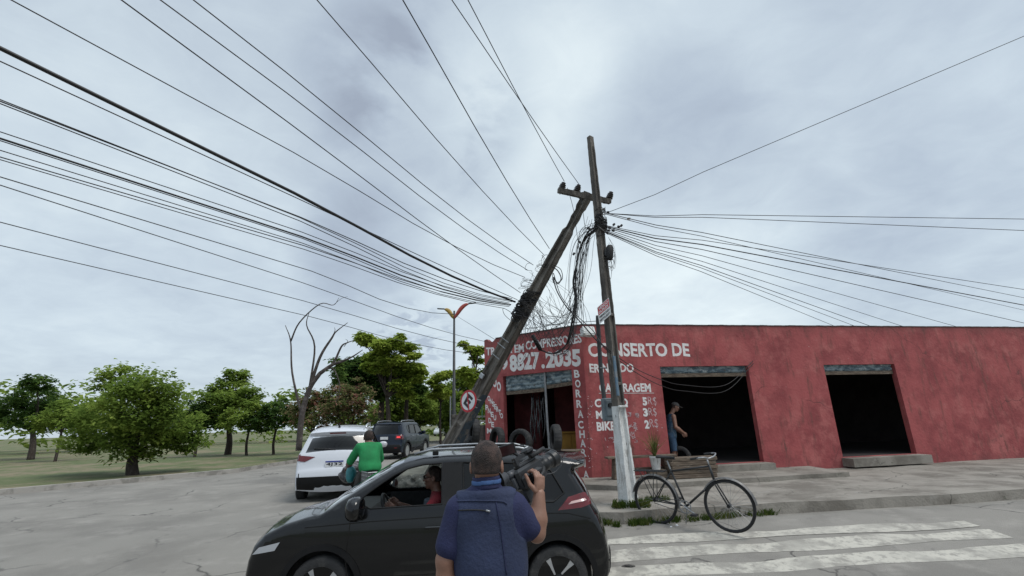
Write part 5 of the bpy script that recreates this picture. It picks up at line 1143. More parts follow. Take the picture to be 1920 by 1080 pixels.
    def shirt(P):
        d = torso(P, .010)
        if not sleeveless:
            for s_ in 'LR': d = smin(d, arm(P, s_, .013, 2.0 if long_sleeve else sleeve), .035)
        d = d + folds(P, 1.0); d = np.maximum(d, -((P - hem) @ upn)); d = np.maximum(d, (P - (J['neck'] + upn * .012)) @ upn - .02 * 0); return d
    solid('shirt', shirt, lo, hi, h, top, root)
    if legs:
        def trousers(P):
            d = torso(P, -.006)
            for s_ in 'LR': 
                L_ = leg(P, s_, .012)
                if short: L_ = np.maximum(L_, -((P - (J['hip' + s_] + (J['kn' + s_] - J['hip' + s_]) * short)) @ (J['hip' + s_] - J['kn' + s_])) * 2.5)
                else:
                    ax_ = J['kn' + s_] - J['an' + s_]; ax_ = ax_ / np.linalg.norm(ax_); L_ = np.maximum(L_, -((P - J['an' + s_] - ax_ * .01) @ ax_))
                d = smin(d, L_, .04)
            d = d + folds(P, 4.0, .005, 8); return np.maximum(d, (P - (J['pel'] + upn * .07)) @ upn)
        solid('trousers', trousers, lo, hi, h, pants, root)
        for s_ in 'LR':
            a = J['an' + s_]; t = J['toe' + s_]; dd = (t - a); dd[2] = 0; dd /= np.linalg.norm(dd); hl = np.array([a[0], a[1], t[2]]) - dd * .04
            def shoe(P): return np.maximum(smin(_seg(P, hl, t, .040, .038), _seg(P, hl + [0, 0, .03], a - dd * .0, .04, .036), .03), -(P[:, 2] - (t[2] - .032)))
            solid('shoe', shoe, np.minimum(a, t) - .13, np.maximum(a, t) + .13, .012, shoes, root)
    if hairm: solid('hair', lambda P: hair(P, low=hair_low) + .0015 * np.sin(P[:, 0] * 400) * np.sin(P[:, 2] * 370), J['head'] - .16 * hs, J['head'] + .16 * hs, .0065 * hs, hairm, root)
    if hat:
        def cap(P):
            q = ((P - hc) @ Bh) / hs; d = _ell(q, (0, -.008, .040), (.090, .112, .098)); d = np.maximum(d, .035 - q[:, 2] - .0)
            br_ = _ell(q, (0, .135, .040), (.070, .075, .010)); return np.minimum(d, br_) * hs
        solid('cap', cap, J['head'] - .27 * hs, J['head'] + .27 * hs, .010 * hs, hat, root)
    eyes(root, Bh, hc, hs); return root, torso, arm, J, upn, fw

# ---- cameraman, seen from behind
CY = 2.80
def cmx(px, py, Y=CY): return np.array(at(px, py, Y))
J = dict(head=cmx(913, 874, CY + .02), neck=cmx(912, 903, CY), shL=cmx(859, 957, CY), shR=cmx(966, 951, CY), pel=np.array([-.145, CY - .01, .86]))
J['elL'] = cmx(834, 1050, CY - .02); J['wrL'] = J['elL'] + [.02, .05, -.25]
J['elR'] = cmx(1006, 1000, CY + .02); J['wrR'] = cmx(1011, 926, CY + .05)
J['hipL'] = J['pel'] + [-.09, 0, -.04]; J['hipR'] = J['pel'] + [.09, 0, -.04]; J['knL'] = J['hipL'] + [-.02, .02, -.42]; J['knR'] = J['hipR'] + [.02, .03, -.42]
J['anL'] = np.array([J['knL'][0] - .02, CY - .03, .0]); J['anR'] = np.array([J['knR'][0] + .02, CY - .02, .0]); J['toeL'] = J['anL'] + [-.04, .16, -.06]; J['toeR'] = J['anR'] + [.05, .15, -.06]
cmr, torsoF, armF, JC, upn, fwc = person('person', 'cameraman seen from behind in a navy vest over a blue shirt, raising a camcorder', J, SKINB, NAVY2, KHAKI, BLACKRUB, (.12, 1, -.02), (J['pel'][0], CY, -.1),
    hand_l=dict(wrist=J['wrL'], palmdir=(0.02, .12, -1), palmn=(1, .1, 0), curls=(.35, .4, .45, .5), side=-1),
    hand_r=dict(wrist=J['wrR'] + [0, 0, .0], palmdir=(.08, .12, 1), palmn=(-.72, .62, .02), curls=(.62, .66, .72, .8), side=1, thumb=(.55, .35)), sleeve=.70, h=.011, bs=1.04, hs=1.04, wide=1.0)
FLAP = float(at(900, 938, CY - .15).z)
def vest(P):
    d = torsoF(P, .023) - .006 * np.clip((P[:, 2] - FLAP) / .008, 0, 1); d = d + folds(P, 2.0, .005, 4.2) + folds(P[:, [0, 1, 2]] @ np.array([[.8, 0, .6], [0, 1, 0], [-.6, 0, .8]]), 5.0, .004, 8)
    for s_, sg in (('L', -1), ('R', 1)):       # arm holes
        q = JC['sh' + s_] + np.array([sg * .045, 0, -.02]); d = -smin(-d, _ell(P, q, (.058, .2, .125)), .01)
    d = np.maximum(d, -((P - (JC['pel'] - upn * .16)) @ upn)); return np.maximum(d, (P - (JC['neck'] - upn * .035)) @ upn)
allp = np.array([JC[k] for k in ('shL', 'shR', 'pel', 'neck')]); solid('vest', vest, allp.min(0) - .3, allp.max(0) + .3, .011, NAVY, cmr)
def collar(P):
    d = np.abs(_seg(P, JC['neck'] - upn * .05, JC['neck'] + upn * .05, .076, .070)) - .005; return np.maximum(np.maximum(d, (P - (JC['neck'] + upn * .030)) @ upn), -((P - (JC['neck'] - upn * .035)) @ upn))
solid('collar', collar, JC['neck'] - .12, JC['neck'] + .12, .0065, NAVY2, cmr)
def lany(P):
    d = np.abs(_seg(P, JC['neck'] - upn * .05, JC['neck'] + upn * .05, .081, .076)) - .004; return np.maximum(np.maximum(d, (P - (JC['neck'] + upn * .012)) @ upn), -((P - (JC['neck'] - upn * .012)) @ upn))
solid('lanyard', lany, JC['neck'] - .12, JC['neck'] + .12, .006, COLLAR, cmr)
def on_back(px, py, off=.003, fn=vest):
    """point of the vest's back surface seen at a pixel"""
    r_ = np.array(rayv(px, py)); e_ = np.array(EYE); ts = np.linspace((CY - .35) / r_[1], (CY + .2) / r_[1], 400); Q = e_ + ts[:, None] * r_; d = fn(Q); k = int(np.argmax(d < 0)) if (d < 0).any() else int(np.argmin(d)); return Vector(Q[k] - r_ / np.linalg.norm(r_) * off)
def vs_(P): return np.minimum(vest(P), torsoF(P, .014))
def seam(name, pix, r_, m_, n=5, fn=None, off=.004):
    fn = fn or vs_
    pts = [on_back(x, y, off, fn) for x, y in [tuple(v)[:2] for v in spline([(a, b, 0) for a, b in pix], n)]]; b = MB(); b.tube(pts, r_, 5); return b.build(name, m_, cmr, world=True, smooth=True)
seam('yoke_flap', [(838, 949), (846, 941), (875, 939), (905, 939), (940, 940), (951, 945)], .004, NAVY, 6); seam('zip', [(858, 957), (890, 956), (918, 958)], .0035, BLACKRUB); seam('zip_pull', [(911, 957), (919, 959)], .006, STEEL, 2, off=.006)
seam('vest_seam', [(850, 945), (849, 985), (851, 1030), (853, 1078)], .0026, NAVY2); seam('vest_seam', [(930, 942), (938, 985), (944, 1030), (950, 1078)], .0026, NAVY2)
# ---- camcorder in his raised right hand
eye0 = np.array(at(951, 913, CY + .07)); lens0 = np.array(at(1025, 867, CY + .27)); ax = lens0 - eye0; ax /= np.linalg.norm(ax)
cc = (eye0 + lens0) / 2; Bc = basis(ax, (-.32, .1, 1)); Mc_ = Matrix([list(Bc[i]) + [float(cc[i])] for i in range(3)] + [[0, 0, 0, 1]])   # local X right, Y forward(lens), Z up
vc = empty('camcorder', cc, 0, 'black camcorder held up in the cameraman\'s right hand with its screen flipped out', 'video camera')
vc.matrix_basis = Mc_
k_ = .94
def V3(*a): return Vector(a) * k_
b = MB(); b.box(V3(0, .0, -.005), V3(.105, .23, .125), None, .016); b.box(V3(.045, -.01, -.03), V3(.07, .18, .09), None, .016); b.box(V3(-.01, .02, .065), V3(.07, .16, .03), None, .01); b.build('body', CAMBODY, vc, smooth=False)
b = MB(); Mly = Matrix.Rotation(-PI / 2, 4, 'X'); 
b.lathe([(.001, .08), (.036, .08), (.038, .12), (.042, .125), (.042, .16), (.038, .165), (.04, .19), (.05, .20), (.052, .24), (.045, .24), (.042, .205), (.001, .20)], 22, Mly); b.build('lens_barrel', CAMBODY, vc, smooth=True, angle=40)
b = MB(); b.lathe([(.001, .205), (.038, .206), (.001, .212)], 20, Mly); b.build('front_lens', LENSG, vc, smooth=True)
b = MB(); b.box(V3(0, .02, .112), V3(.038, .15, .024), None, .01); b.box(V3(0, .085, .09), V3(.034, .035, .05), None, .008); b.box(V3(0, -.045, .09), V3(.034, .035, .05), None, .008); b.box(V3(0.0, .07, .122), V3(.075, .075, .04), None, .012); b.build('top_handle', CAMBODY, vc)
b = MB(); b.tube([V3(.045, .05, .085), V3(.045, .17, .088)], .013, 10); b.build('microphone', BLACKRUB, vc, smooth=True)
b = MB(); b.tube([V3(0, -.09, .045), V3(0, -.15, .05)], [.024, .022], 12); b.tube([V3(0, -.15, .05), V3(-.002, -.175, .052), V3(-.006, -.20, .054)], [.026, .040, .050], 16, False); b.build('viewfinder', CAMGREY, vc, smooth=True)
Ms_ = Matrix.Rotation(.25, 3, 'Y') @ Matrix.Rotation(PI / 4, 3, 'Z'); b = MB(); b.box(V3(-.03, -.04, .185), V3(.105, .012, .07), Ms_, .004); o = b.build('flip_screen', CAMBODY, vc); q = MB(); q.box(V3(-.03, -.04, .185) + Ms_ @ Vector((0, -.0075, 0)), V3(.088, .003, .054), Ms_); q.build('screen', SCREEN, o)
b = MB(); b.tube([V3(0, .0, .12), V3(-.02, -.02, .16)], .01, 8); b.build('screen_hinge', CAMBODY, vc)
b = MB(); b.box(V3(.0, -.115, -.01), V3(.05, .05, .075), None, .008); b.box(V3(-.01, -.05, -.105), V3(.07, .10, .10), None, .012); b.build('battery', CAMGREY, vc); b = MB(); b.box(V3(-.045, -.02, .02), V3(.006, .07, .03), None, .002); b.build('label_plate', CHROME, vc)
b = MB(); b.box(V3(.0, .075, .145), V3(.026, .022, .006), None, .001); b.build('shoe_plate', SIGNW, vc)
b = MB(); b.tube(spline([V3(.05, -.06, -.06), V3(.088, -.02, -.05), V3(.094, .04, -.03), V3(.06, .09, -.01)], 6), .012, 6); b.build('hand_strap', BLACKRUB, vc, smooth=True)
b = MB(); b.tube(spline([V3(.03, .12, .1), V3(.09, .19, .06), V3(.09, .23, -.03), V3(.05, .17, -.07), V3(.045, .08, -.05)], 7), .003, 5); b.tube(spline([V3(-.045, .05, .04), V3(-.07, 0, -.03), V3(-.02, -.08, -.04), V3(.0, -.1, 0)], 7), .003, 5); b.build('camera_cord', CAMGREY, vc, smooth=True)
for (y, z) in ((.03, .0), (.06, .03), (-.05, .03), (.0, -.04), (.05, -.035)): b = MB(); b.tube([V3(-.04, y, z), V3(-.05, y, z)], .007, 8); b.build('knob', CAMGREY, vc)
b = MB(); b.tube(spline([at(985, 945, CY + .1), at(975, 985, CY + .1), at(972, 1010, CY + .05), at(985, 1040, CY + .02), at(975, 1075, CY)], 7), .004, 5); raw('audio_cable', b.v, b.f, WIRE, vc, world=True, smooth=True)

# ---- driver in the black hatchback
Rc = Matrix.Rotation(HEAD, 4, 'Z'); Mcar = Matrix.Translation(car.root.location) @ Rc
def cl_(x, y, z): return np.array(Mcar @ Vector((x - 1.965, y, z)))
J = dict(head=cl_(1.99, .37, 1.335), neck=cl_(1.94, .37, 1.18), shL=cl_(1.93, .55, 1.10), shR=cl_(1.93, .19, 1.10), pel=cl_(1.98, .37, .66), elL=cl_(2.12, .60, .90), wrL=cl_(2.42, .50, 1.03), elR=cl_(2.13, .14, .90), wrR=cl_(2.42, .24, 1.04),
         hipL=cl_(2.02, .46, .66), hipR=cl_(2.02, .28, .66), knL=cl_(2.42, .48, .72), knR=cl_(2.42, .26, .72), anL=cl_(2.72, .46, .38), anR=cl_(2.72, .28, .38), toeL=cl_(2.85, .46, .36), toeR=cl_(2.85, .28, .36))
fdc = tuple(cl_(1, 0, 0) - cl_(0, 0, 0))
person('person', 'driver at the wheel of the black hatchback in dark glasses and a red-shouldered shirt', J, SKIND, REDT, KHAKI, BLACKRUB, fdc, J['pel'],
       hand_l=dict(wrist=J['wrL'], palmdir=np.array(fdc) * .8 + [0, 0, .5], palmn=tuple(cl_(0, -1, 0) - cl_(0, 0, 0)), curls=(.6, .65, .7, .75), side=1), hand_r=dict(wrist=J['wrR'], palmdir=np.array(fdc) * .8 + [0, 0, .5], palmn=tuple(cl_(0, 1, 0) - cl_(0, 0, 0)), curls=(.6, .65, .7, .75), side=-1), h=.016, bs=.98, hs=1.02)
drv = bpy.data.objects[[o.name for o in bpy.data.objects if o.get('label', '').startswith('driver')][0]]
def vest2(P): 
    a = J
    d = _seg(P, np.array(a['pel']), np.array(a['neck']) * .8 + np.array(a['pel']) * .2, .155, .15); return np.maximum(np.maximum(d, -np.abs(((P - a['neck']) @ (np.array(cl_(0, 1, 0)) - cl_(0, 0, 0)))) * 0 + d), (P[:, 2] - (a['neck'][2] - .07)))
solid('vest', vest2, J['pel'] - .25, J['neck'] + .2, .016, GREYT, drv)
b = MB(); fa = np.array(fdc); sa = np.cross(fa, [0, 0, 1]); hc = J['head']
for sg in (-1, 1): b.box(Vector(hc + fa * .105 + sa * sg * .034 + [0, 0, .016]), (.022, .046, .034), None, .004)
b.tube([Vector(hc + fa * .10 + sa * .075 + [0, 0, .02]), Vector(hc + sa * .088 + [0, 0, .018])], .0035, 5); b.tube([Vector(hc + fa * .10 - sa * .075 + [0, 0, .02]), Vector(hc - sa * .088 + [0, 0, .018])], .0035, 5); raw('dark_glasses', b.v, b.f, GLOSSK, drv, world=True)

# ------------------------------------------------------------------ bicycles
OLDCHR = mat('dull_old_chrome', (0.16, .155, .15), .5, .6, .4, 7)
def bicycle(name, label, loc, heading, sc_=1.0, lean_=0.0, frame_m=DSTEEL, crate=False, group=None):
    root = empty(name, loc, heading, label, 'bicycle', group); root.scale = (sc_,) * 3; root.rotation_euler = (lean_, 0, heading)
    R_ = .345; rear = Vector((-.52, 0, R_)); fr = Vector((.56, 0, R_)); bb = Vector((-.05, 0, .29)); st = Vector((-.22, 0, .80)); ht = Vector((.37, 0, .86)); hb = Vector((.41, 0, .66))
    for c in (rear, fr):
        wl = empty('wheel', (0, 0, 0)); wl.parent = root; M = Matrix.Translation(c) @ Matrix.Rotation(PI / 2, 4, 'X')
        b = MB(); b.lathe([(R_ + .008 * 0 + .018 * math.cos(a) - .016, .019 * math.sin(a)) for a in np.linspace(0, 2 * PI, 9)[:-1]], 40, M, True); b.build('tyre', BLACKRUB, wl, smooth=True)
        b = MB(); b.lathe([(R_ - .040, -.012), (R_ - .028, -.014), (R_ - .028, .014), (R_ - .040, .012)], 36, M, True); b.build('rim', DSTEEL, wl, smooth=True)
        b = MB()
        for k in range(28):
            a = 2 * PI * k / 28; s_ = 1 if k % 2 else -1; b.tube([c + Vector((.02 * math.cos(a + .9 * (1 if k % 4 < 2 else -1)), s_ * .025, .02 * math.sin(a + .9 * (1 if k % 4 < 2 else -1)))), c + Vector(((R_ - .036) * math.cos(a), 0, (R_ - .036) * math.sin(a)))], .0016, 3, False)
        b.build('spokes', STEEL, wl); b = MB(); b.tube([c + Vector((0, -.045, 0)), c + Vector((0, .045, 0))], .024, 10); b.build('hub', DSTEEL, wl)
        a0, a1 = ((-.25, 2.9) if c is rear else (.1, 2.6)); b = MB(); vs = []; N = 22
        for i in range(N + 1):
            a = a0 + (a1 - a0) * i / N
            for y, dr in ((-.032, -.012), (-.02, .004), (0, .010), (.02, .004), (.032, -.012)): vs.append(c + Vector(((R_ + .022 + dr) * math.cos(a), y, (R_ + .022 + dr) * math.sin(a))))
        b.add(vs, [(i * 5 + k, i * 5 + k + 1, i * 5 + 6 + k, i * 5 + 5 + k) for i in range(N) for k in range(4)]); b.build('mudguard', OLDCHR if not crate else frame_m, root, smooth=True)
    b = MB()
    for p, q, r_ in ((bb, st, .015), (st - Vector((0, 0, .03)), ht, .014), (bb, hb, .016), (hb - (ht - hb) * .15, ht + (ht - hb) * .1, .018)): b.tube([p, q], r_, 8)
    for y in (-.06, .06):
        b.tube([bb, rear + Vector((0, y, 0))], .009, 6); b.tube([st - Vector((0, 0, .04)), rear + Vector((0, y, 0))], .008, 6); b.tube([hb + Vector((.01, y * .7, -.03)), fr + Vector((0, y * .8, 0))], .010, 6)
    b.build('frame', frame_m, root, smooth=True)
    b = MB(); b.tube([st, st + Vector((-.035, 0, .12))], .012, 8)
    vs = []; N = 12
    for i in range(N + 1):
        t = i / N; x = .13 - .27 * t; w_ = .016 + .085 * max(0, t - .35) ** .8
        for k in range(8): a = 2 * PI * k / 8; vs.append(st + Vector((x - .04, w_ * math.cos(a), .155 + .018 * t + (.028 if math.sin(a) > 0 else .018) * math.sin(a))))
    b2 = MB(); b2.add(vs, [(i * 8 + k, i * 8 + (k + 1) % 8, i * 8 + 8 + (k + 1) % 8, i * 8 + 8 + k) for i in range(N) for k in range(8)] + [tuple(range(8)), tuple(N * 8 + k for k in range(8))])
    b.build('seat_post', STEEL, root); b2.build('saddle', BLACKRUB, root, smooth=True)
    hbp = ht + (ht - hb).normalized() * .10; b = MB(); b.tube([ht, hbp], .012, 8)
    for sg in (-1, 1): b.tube(spline([hbp, hbp + Vector((.06, sg * .12, .02)), hbp + Vector((.04, sg * .26, .05)), hbp + Vector((-.12, sg * .29, .03))], 6), .011, 8)
    o = b.build('handlebar', STEEL, root, smooth=True)
    for sg in (-1, 1): g = MB(); g.tube([hbp + Vector((-.02, sg * .275, .045)), hbp + Vector((-.13, sg * .29, .03))], .016, 8); g.build('grip', BLACKRUB, o)
    b = MB(); M = Matrix.Translation(bb + Vector((0, -.05, 0))) @ Matrix.Rotation(PI / 2, 4, 'X'); b.lathe([(.075, -.002), (.092, -.002), (.092, .002), (.075, .002)], 24, M, True)
    for k in range(5): a = 2 * PI * k / 5; b.tube([bb + Vector((0, -.05, 0)), bb + Vector((.08 * math.cos(a), -.05, .08 * math.sin(a)))], .005, 4)
    b.build('chainring', STEEL, root)
    for sg, a in ((-1, .5), (1, .5 + PI)):
        e_ = bb + Vector((.165 * math.cos(a), sg * .075, -.165 * math.sin(a))); b = MB(); b.tube([bb + Vector((0, sg * .06, 0)), e_], .009, 6); o = b.build('crank', STEEL, root); b = MB(); b.box(e_ + Vector((0, sg * .05, 0)), (.09, .09, .025), None, .005); b.build('pedal', BLACKRUB, o)
    b = MB(); 
    for dz, dz2 in ((.09, .035), (-.09, -.035)): b.tube([bb + Vector((0, -.05, dz)), rear + Vector((0, -.05, dz2))], .0045, 4)
    b.build('chain', DSTEEL, root)
    b = MB(); z = R_ * 2 + .075
    for y in (-.06, 0, .06): b.tube([Vector((-.30, y, z)), Vector((-.80, y, z))], .007, 6)
    for x in (-.34, -.55, -.78): b.tube([Vector((x, -.07, z)), Vector((x, .07, z))], .006, 6)
    for y in (-.065, .065):
        for x in (-.47, -.70): b.tube([Vector((x, y, z)), rear + Vector((0, y, 0))], .006, 5)
    b.build('rear_rack', frame_m, root)
    b = MB(); b.tube([bb + Vector((0, .03, 0)), bb + Vector((-.10, .14, -.27))], .008, 6); b.build('kick_stand', STEEL, root)
    return root
# roadster on the right, rear wheel to the left
bk = onz(1238, 983, .165); Hb = math.radians(-40)
bicycle('roadster_bicycle', 'old black roadster bicycle with mudguards parked at the kerb right of the upright pole', (bk.x + .52 * 1.10 * math.cos(Hb), bk.y + .10 + .52 * 1.10 * math.sin(Hb), gz(bk.x, bk.y) - .02), Hb, 1.10, .05)

# green shirt cyclist with crate, heading left and away
cb = at(690, 880, 8.9); Hc = math.radians(122); dirc = Vector((math.cos(Hc), math.sin(Hc), 0)); rgt = Vector((dirc.y, -dirc.x, 0)); g0 = gz(0, 8.9); bo = Vector((cb.x - .05, 8.95, g0))
bicycle('cargo_bicycle', 'black bicycle ridden by the man in green, with a wire crate behind the saddle', bo, Hc, .92, 0, DSTEEL, True)
def bl(x, y, z): return np.array(bo + dirc * x * .92 - rgt * y * .86 + Vector((0, 0, z * .92)))
J = dict(pel=bl(-.27, 0, 1.10), neck=bl(-.12, 0, 1.50), head=bl(-.05, 0, 1.615), shL=bl(-.13, .19, 1.45), shR=bl(-.13, -.19, 1.45), elL=bl(.06, .33, 1.17), wrL=bl(.28, .29, 1.05), elR=bl(.06, -.30, 1.17), wrR=bl(.28, -.27, 1.05),
         hipL=bl(-.24, .09, 1.05), hipR=bl(-.24, -.09, 1.05), knL=bl(.10, .12, .72), knR=bl(.02, -.11, .66), anL=bl(-.02, .12, .40), anR=bl(-.12, -.11, .22), toeL=bl(.12, .12, .33), toeR=bl(.02, -.11, .17))
person('person', 'man in a bright green t-shirt seen from behind on a bicycle beside the white SUV', J, SKIND, GREENT, KHAKI, BLACKRUB, tuple(dirc), J['pel'],
       hand_l=dict(wrist=J['wrL'], palmdir=tuple(dirc * .9 + Vector((0, 0, -.2))), palmn=(0, 0, -1), curls=(.7, .7, .75, .8), side=-1), hand_r=dict(wrist=J['wrR'], palmdir=tuple(dirc * .9 + Vector((0, 0, -.2))), palmn=(0, 0, -1), curls=(.7, .7, .75, .8), side=1), h=.015, bs=1.08, sleeve=.9, hs=.98)
cr = empty('wire_crate', Vector(bl(-.56, 0, .765)), Hc, 'grey wire crate riding on the rack behind the man in green', 'crate')
b = MB()
for z in (0, .06, .12, .18, .24):
    for p, q in (((-.2, -.16), (.2, -.16)), ((.2, -.16), (.2, .16)), ((.2, .16), (-.2, .16)), ((-.2, .16), (-.2, -.16))): b.tube([(*p, z), (*q, z)], .009 if z in (0, .24) else .004, 4)
for i in range(9):
    for s_ in (-1, 1): b.tube([(-.2 + .05 * i, s_ * .16, 0), (-.2 + .05 * i, s_ * .16, .24)], .004, 4); b.tube([(s_ * .2, -.16 + .04 * i, 0), (s_ * .2, -.16 + .04 * i, .24)], .004, 4)
b.build('wire_basket', STEEL, cr); b = MB(); b.box((0, 0, .10), (.37, .29, .18), None, .01); b.build('load', KHAKI, cr)
def bagf(P): return _ell(P, bl(.15, .27, .95), (.09, .10, .14)) + folds(P, 3, .012, 14)
b_ = surfnet(lambda P: np.minimum(bagf(P), _seg(P, bl(.26, .29, 1.05), bl(.15, .27, 1.0), .012, .035)), bl(.15, .27, .95) - .3, bl(.15, .27, .95) + .3, .014)
o = raw('plastic_bag', b_[0], b_[1], TEAL, None, smooth=True, loc=bl(.25, .36, .67)); tag(o, 'teal plastic bag hanging from the cyclist\'s left hand', 'bag')
def bund(P): return np.minimum(_ell(P, bl(.60, .10, .98), (.17, .2, .15)), _ell(P, bl(.66, .22, .88), (.13, .14, .13))) + folds(P, 5, .025, 16)
b_ = surfnet(bund, bl(.6, .1, .95) - .42, bl(.6, .1, .95) + .42, .018); o = raw('handlebar_load', b_[0], b_[1], layered('dark_crumpled_plastic', [(0.03, .028, .03), ((0.16, .15, .16), 9, .52, .6, .9, None)], .5, .5, 40), None, smooth=True, loc=bl(.6, .1, .8)); tag(o, 'dark crumpled bundle carried on the cyclist\'s handlebar', 'bundle')

# man working in the right doorway
DY = 13.75; fz = .63
def dm(px, py, Y=DY): return np.array(at(px, py, Y))
J = dict(head=dm(1266, 763), neck=dm(1258, 777), shL=dm(1263, 781, DY - .16) * 1.0, shR=dm(1254, 781, DY + .18), pel=dm(1259, 816), elL=dm(1267, 801, DY - .25), wrL=dm(1281, 811, DY - .2), elR=dm(1262, 800, DY + .2), wrR=dm(1279, 812, DY + .15),
         hipL=dm(1259, 818, DY - .09), hipR=dm(1259, 818, DY + .09), knL=dm(1264, 845, DY - .1), knR=dm(1266, 845, DY + .12))
J['anL'] = np.array([dm(1260, 868)[0], DY - .1, fz + .09]); J['anR'] = np.array([dm(1272, 868)[0], DY + .14, fz + .09]); J['toeL'] = J['anL'] + [.17, 0, -.05]; J['toeR'] = J['anR'] + [.17, 0, -.05]
person('person', 'man in sleeveless blue top, shorts and grey cap working in the right doorway', J, SKINB, DENIMV, DENIM, BLACKRUB, (1, -.05, -.35), (J['pel'][0], DY, fz),
       hand_l=dict(wrist=J['wrL'], palmdir=(.8, 0, -.6), palmn=(0, 1, 0), curls=(.4, .45, .5, .55), side=-1), hand_r=dict(wrist=J['wrR'], palmdir=(.8, 0, -.6), palmn=(0, -1, 0), curls=(.4, .45, .5, .55), side=1), h=.016, sleeveless=True, short=1.05, hat=GREYCAP, headup=(.3, 0, 1), bs=1.12, hs=1.0)

# ------------------------------------------------------------------ tyres
def tyre(loc, R3, Ro=.33, wd=.19, label='', group=None, name='old_tyre', tread=True):
    M = Matrix.Translation(loc) @ R3.to_4x4(); w_ = wd / 2
    prof = [(Ro * .62, -w_ * .62), (Ro * .64, -w_ * .8), (Ro * .78, -w_), (Ro * .90, -w_ * .93), (Ro * .97, -w_ * .78), (Ro, -w_ * .5), (Ro * 1.005, 0), (Ro, w_ * .5), (Ro * .97, w_ * .78), (Ro * .90, w_ * .93), (Ro * .78, w_), (Ro * .64, w_ * .8), (Ro * .62, w_ * .62), (Ro * .66, w_ * .5), (Ro * .80, w_ * .75), (Ro * .92, w_ * .6), (Ro * .94, 0), (Ro * .92, -w_ * .6), (Ro * .80, -w_ * .75), (Ro * .66, -w_ * .5)]
    n = 72; b = MB(); b.lathe(prof, n, M, True)
    if tread:
        for i, (r_, h) in enumerate(prof):
            if 4 <= i <= 8 and i != 6:
                for k in range(0, n, 3):
                    c = M.translation; a = M @ Vector((0, 0, h)); b.v[i * n + k] = a + (b.v[i * n + k] - a) * .965
    o = b.build(name, RUBBER, None, loc=loc, smooth=True, angle=45); return tag(o, label, 'tyre', group)
def wheelaxis(az, tilt=0.0):
    """rotation taking local Z to a horizontal axis at azimuth az"""
    a = Vector((math.cos(az), math.sin(az), tilt)).normalized(); return a.to_track_quat('Z', 'Y').to_matrix()
GT = 'old tyres displayed in front of the left doorway'
bt = 1.03
for px, py, Y, az, tl, Ro, lb in ((889, 812, 13.0, math.radians(196), .12, .36, 'old tyre at the left end of the row, beside the leaning pole'), (932, 824, 12.75, math.radians(208), .10, .31, 'old tyre second from the left of the row, under the painted M'),
        (976, 829, 12.5, math.radians(236), .08, .325, 'widest-facing old tyre of the row, before the hanging inner tubes'), (1042, 822, 12.1, math.radians(188), .05, .335, 'old tyre with scuffed tread standing beside the yellow counter')):
    tyre(at(px, py, Y), wheelaxis(az, tl), Ro, .20, lb, GT)
tyre(at(1061, 852, 12.15), Matrix.Rotation(.12, 3, 'X'), .30, .17, 'old tyre lying flat at the right end of the row', GT)
tyre(at(880, 838, 13.1), wheelaxis(math.radians(150), .5), .28, .17, 'dark tyre slumped low behind the foot of the leaning pole', GT)
# trestle the tyres stand on
tb0 = at(880, 850, 13.1); tb1 = at(1075, 852, 12.1); 
tt = empty('tyre_trestle', (tb0.x * .5 + tb1.x * .5, 12.6, KZ + .1), math.atan2(tb1.y - tb0.y, tb1.x - tb0.x), 'low plank trestle carrying the row of old tyres', 'trestle')
Lt = (tb1 - tb0).length + .3; zt = 1.165 - KZ - .1
b = MB(); 
for i in range(3): b.box((0, -.2 + .2 * i, zt - .02), (Lt, .185, .04), None, .004)
b.build('plank_top', WOOD, tt)
for x in (-Lt / 2 + .15, 0, Lt / 2 - .15):
    for y in (-.22, .22): b = MB(); b.box((x, y, (zt - .04) / 2), (.07, .06, zt - .04), None, .004); b.build('leg', WOOD, tt)
# ------------------------------------------------------------------ bench, plant, planks
bz = KZ + .10
bc = onz(1172, 905, bz); pL = MR @ Vector((.35, 0, 0))
bn = empty('plank_bench', (3.03, 12.28, bz), math.radians(8), 'weathered plank bench against the red wall behind the upright pole', 'bench')
b = MB(); b.box((0, 0, .50), (1.75, .30, .045), None, .006); b.build('seat', WOOD, bn)
for x in (-.66, .62): b = MB(); b.box((x, 0, .235), (.13, .24, .47), Matrix.Rotation(.10 if x < 0 else 0, 3, 'Y'), .006); b.build('leg', WOOD, bn)
b = MB(); b.box((0, .02, .2), (1.4, .05, .09), None, .004); b.build('stretcher', WOOD, bn)
pc = at(1232, 893, 12.15)
pt = empty('potted_plant', (pc.x, 12.15, bz + .2), 0, 'spiky yellow-green plant in a whitish pot at the right end of the bench', 'potted plant')
b = MB(); b.lathe([(.001, 0), (.10, 0), (.13, .26), (.14, .27), (.14, .31), (.12, .31), (.11, .25), (.001, .25)], 18); b.build('pot', WHITEWASH, pt, smooth=True, angle=40)
b = MB(); rr = random.Random(12); vs = []; fs = []
for k in range(58):
    a = rr.uniform(0, 6.28); ln = rr.uniform(.40, .80); out = rr.uniform(.10, .55); wd_ = rr.uniform(.010, .018); n = len(vs)
    for i in range(6):
        t = i / 5; r_ = out * t ** 1.5; p = Vector((r_ * math.cos(a), r_ * math.sin(a), .26 + ln * t - .25 * out * t * t)); s_ = Vector((-math.sin(a), math.cos(a), 0)) * wd_ * (1 - t * .9); vs += [p - s_, p + s_]
    fs += [(n + 2 * i, n + 2 * i + 1, n + 2 * i + 3, n + 2 * i + 2) for i in range(5)]
b.add(vs, fs); b.build('leaves', leafmat('spiky_leaves', (.05, .07, .02), (.13, .15, .05), (.30, .27, .13), 9), pt)
b = MB(); b.box((0, 0, -.1), (.42, .36, .2), None, .01); b.build('stand', WOOD, pt)
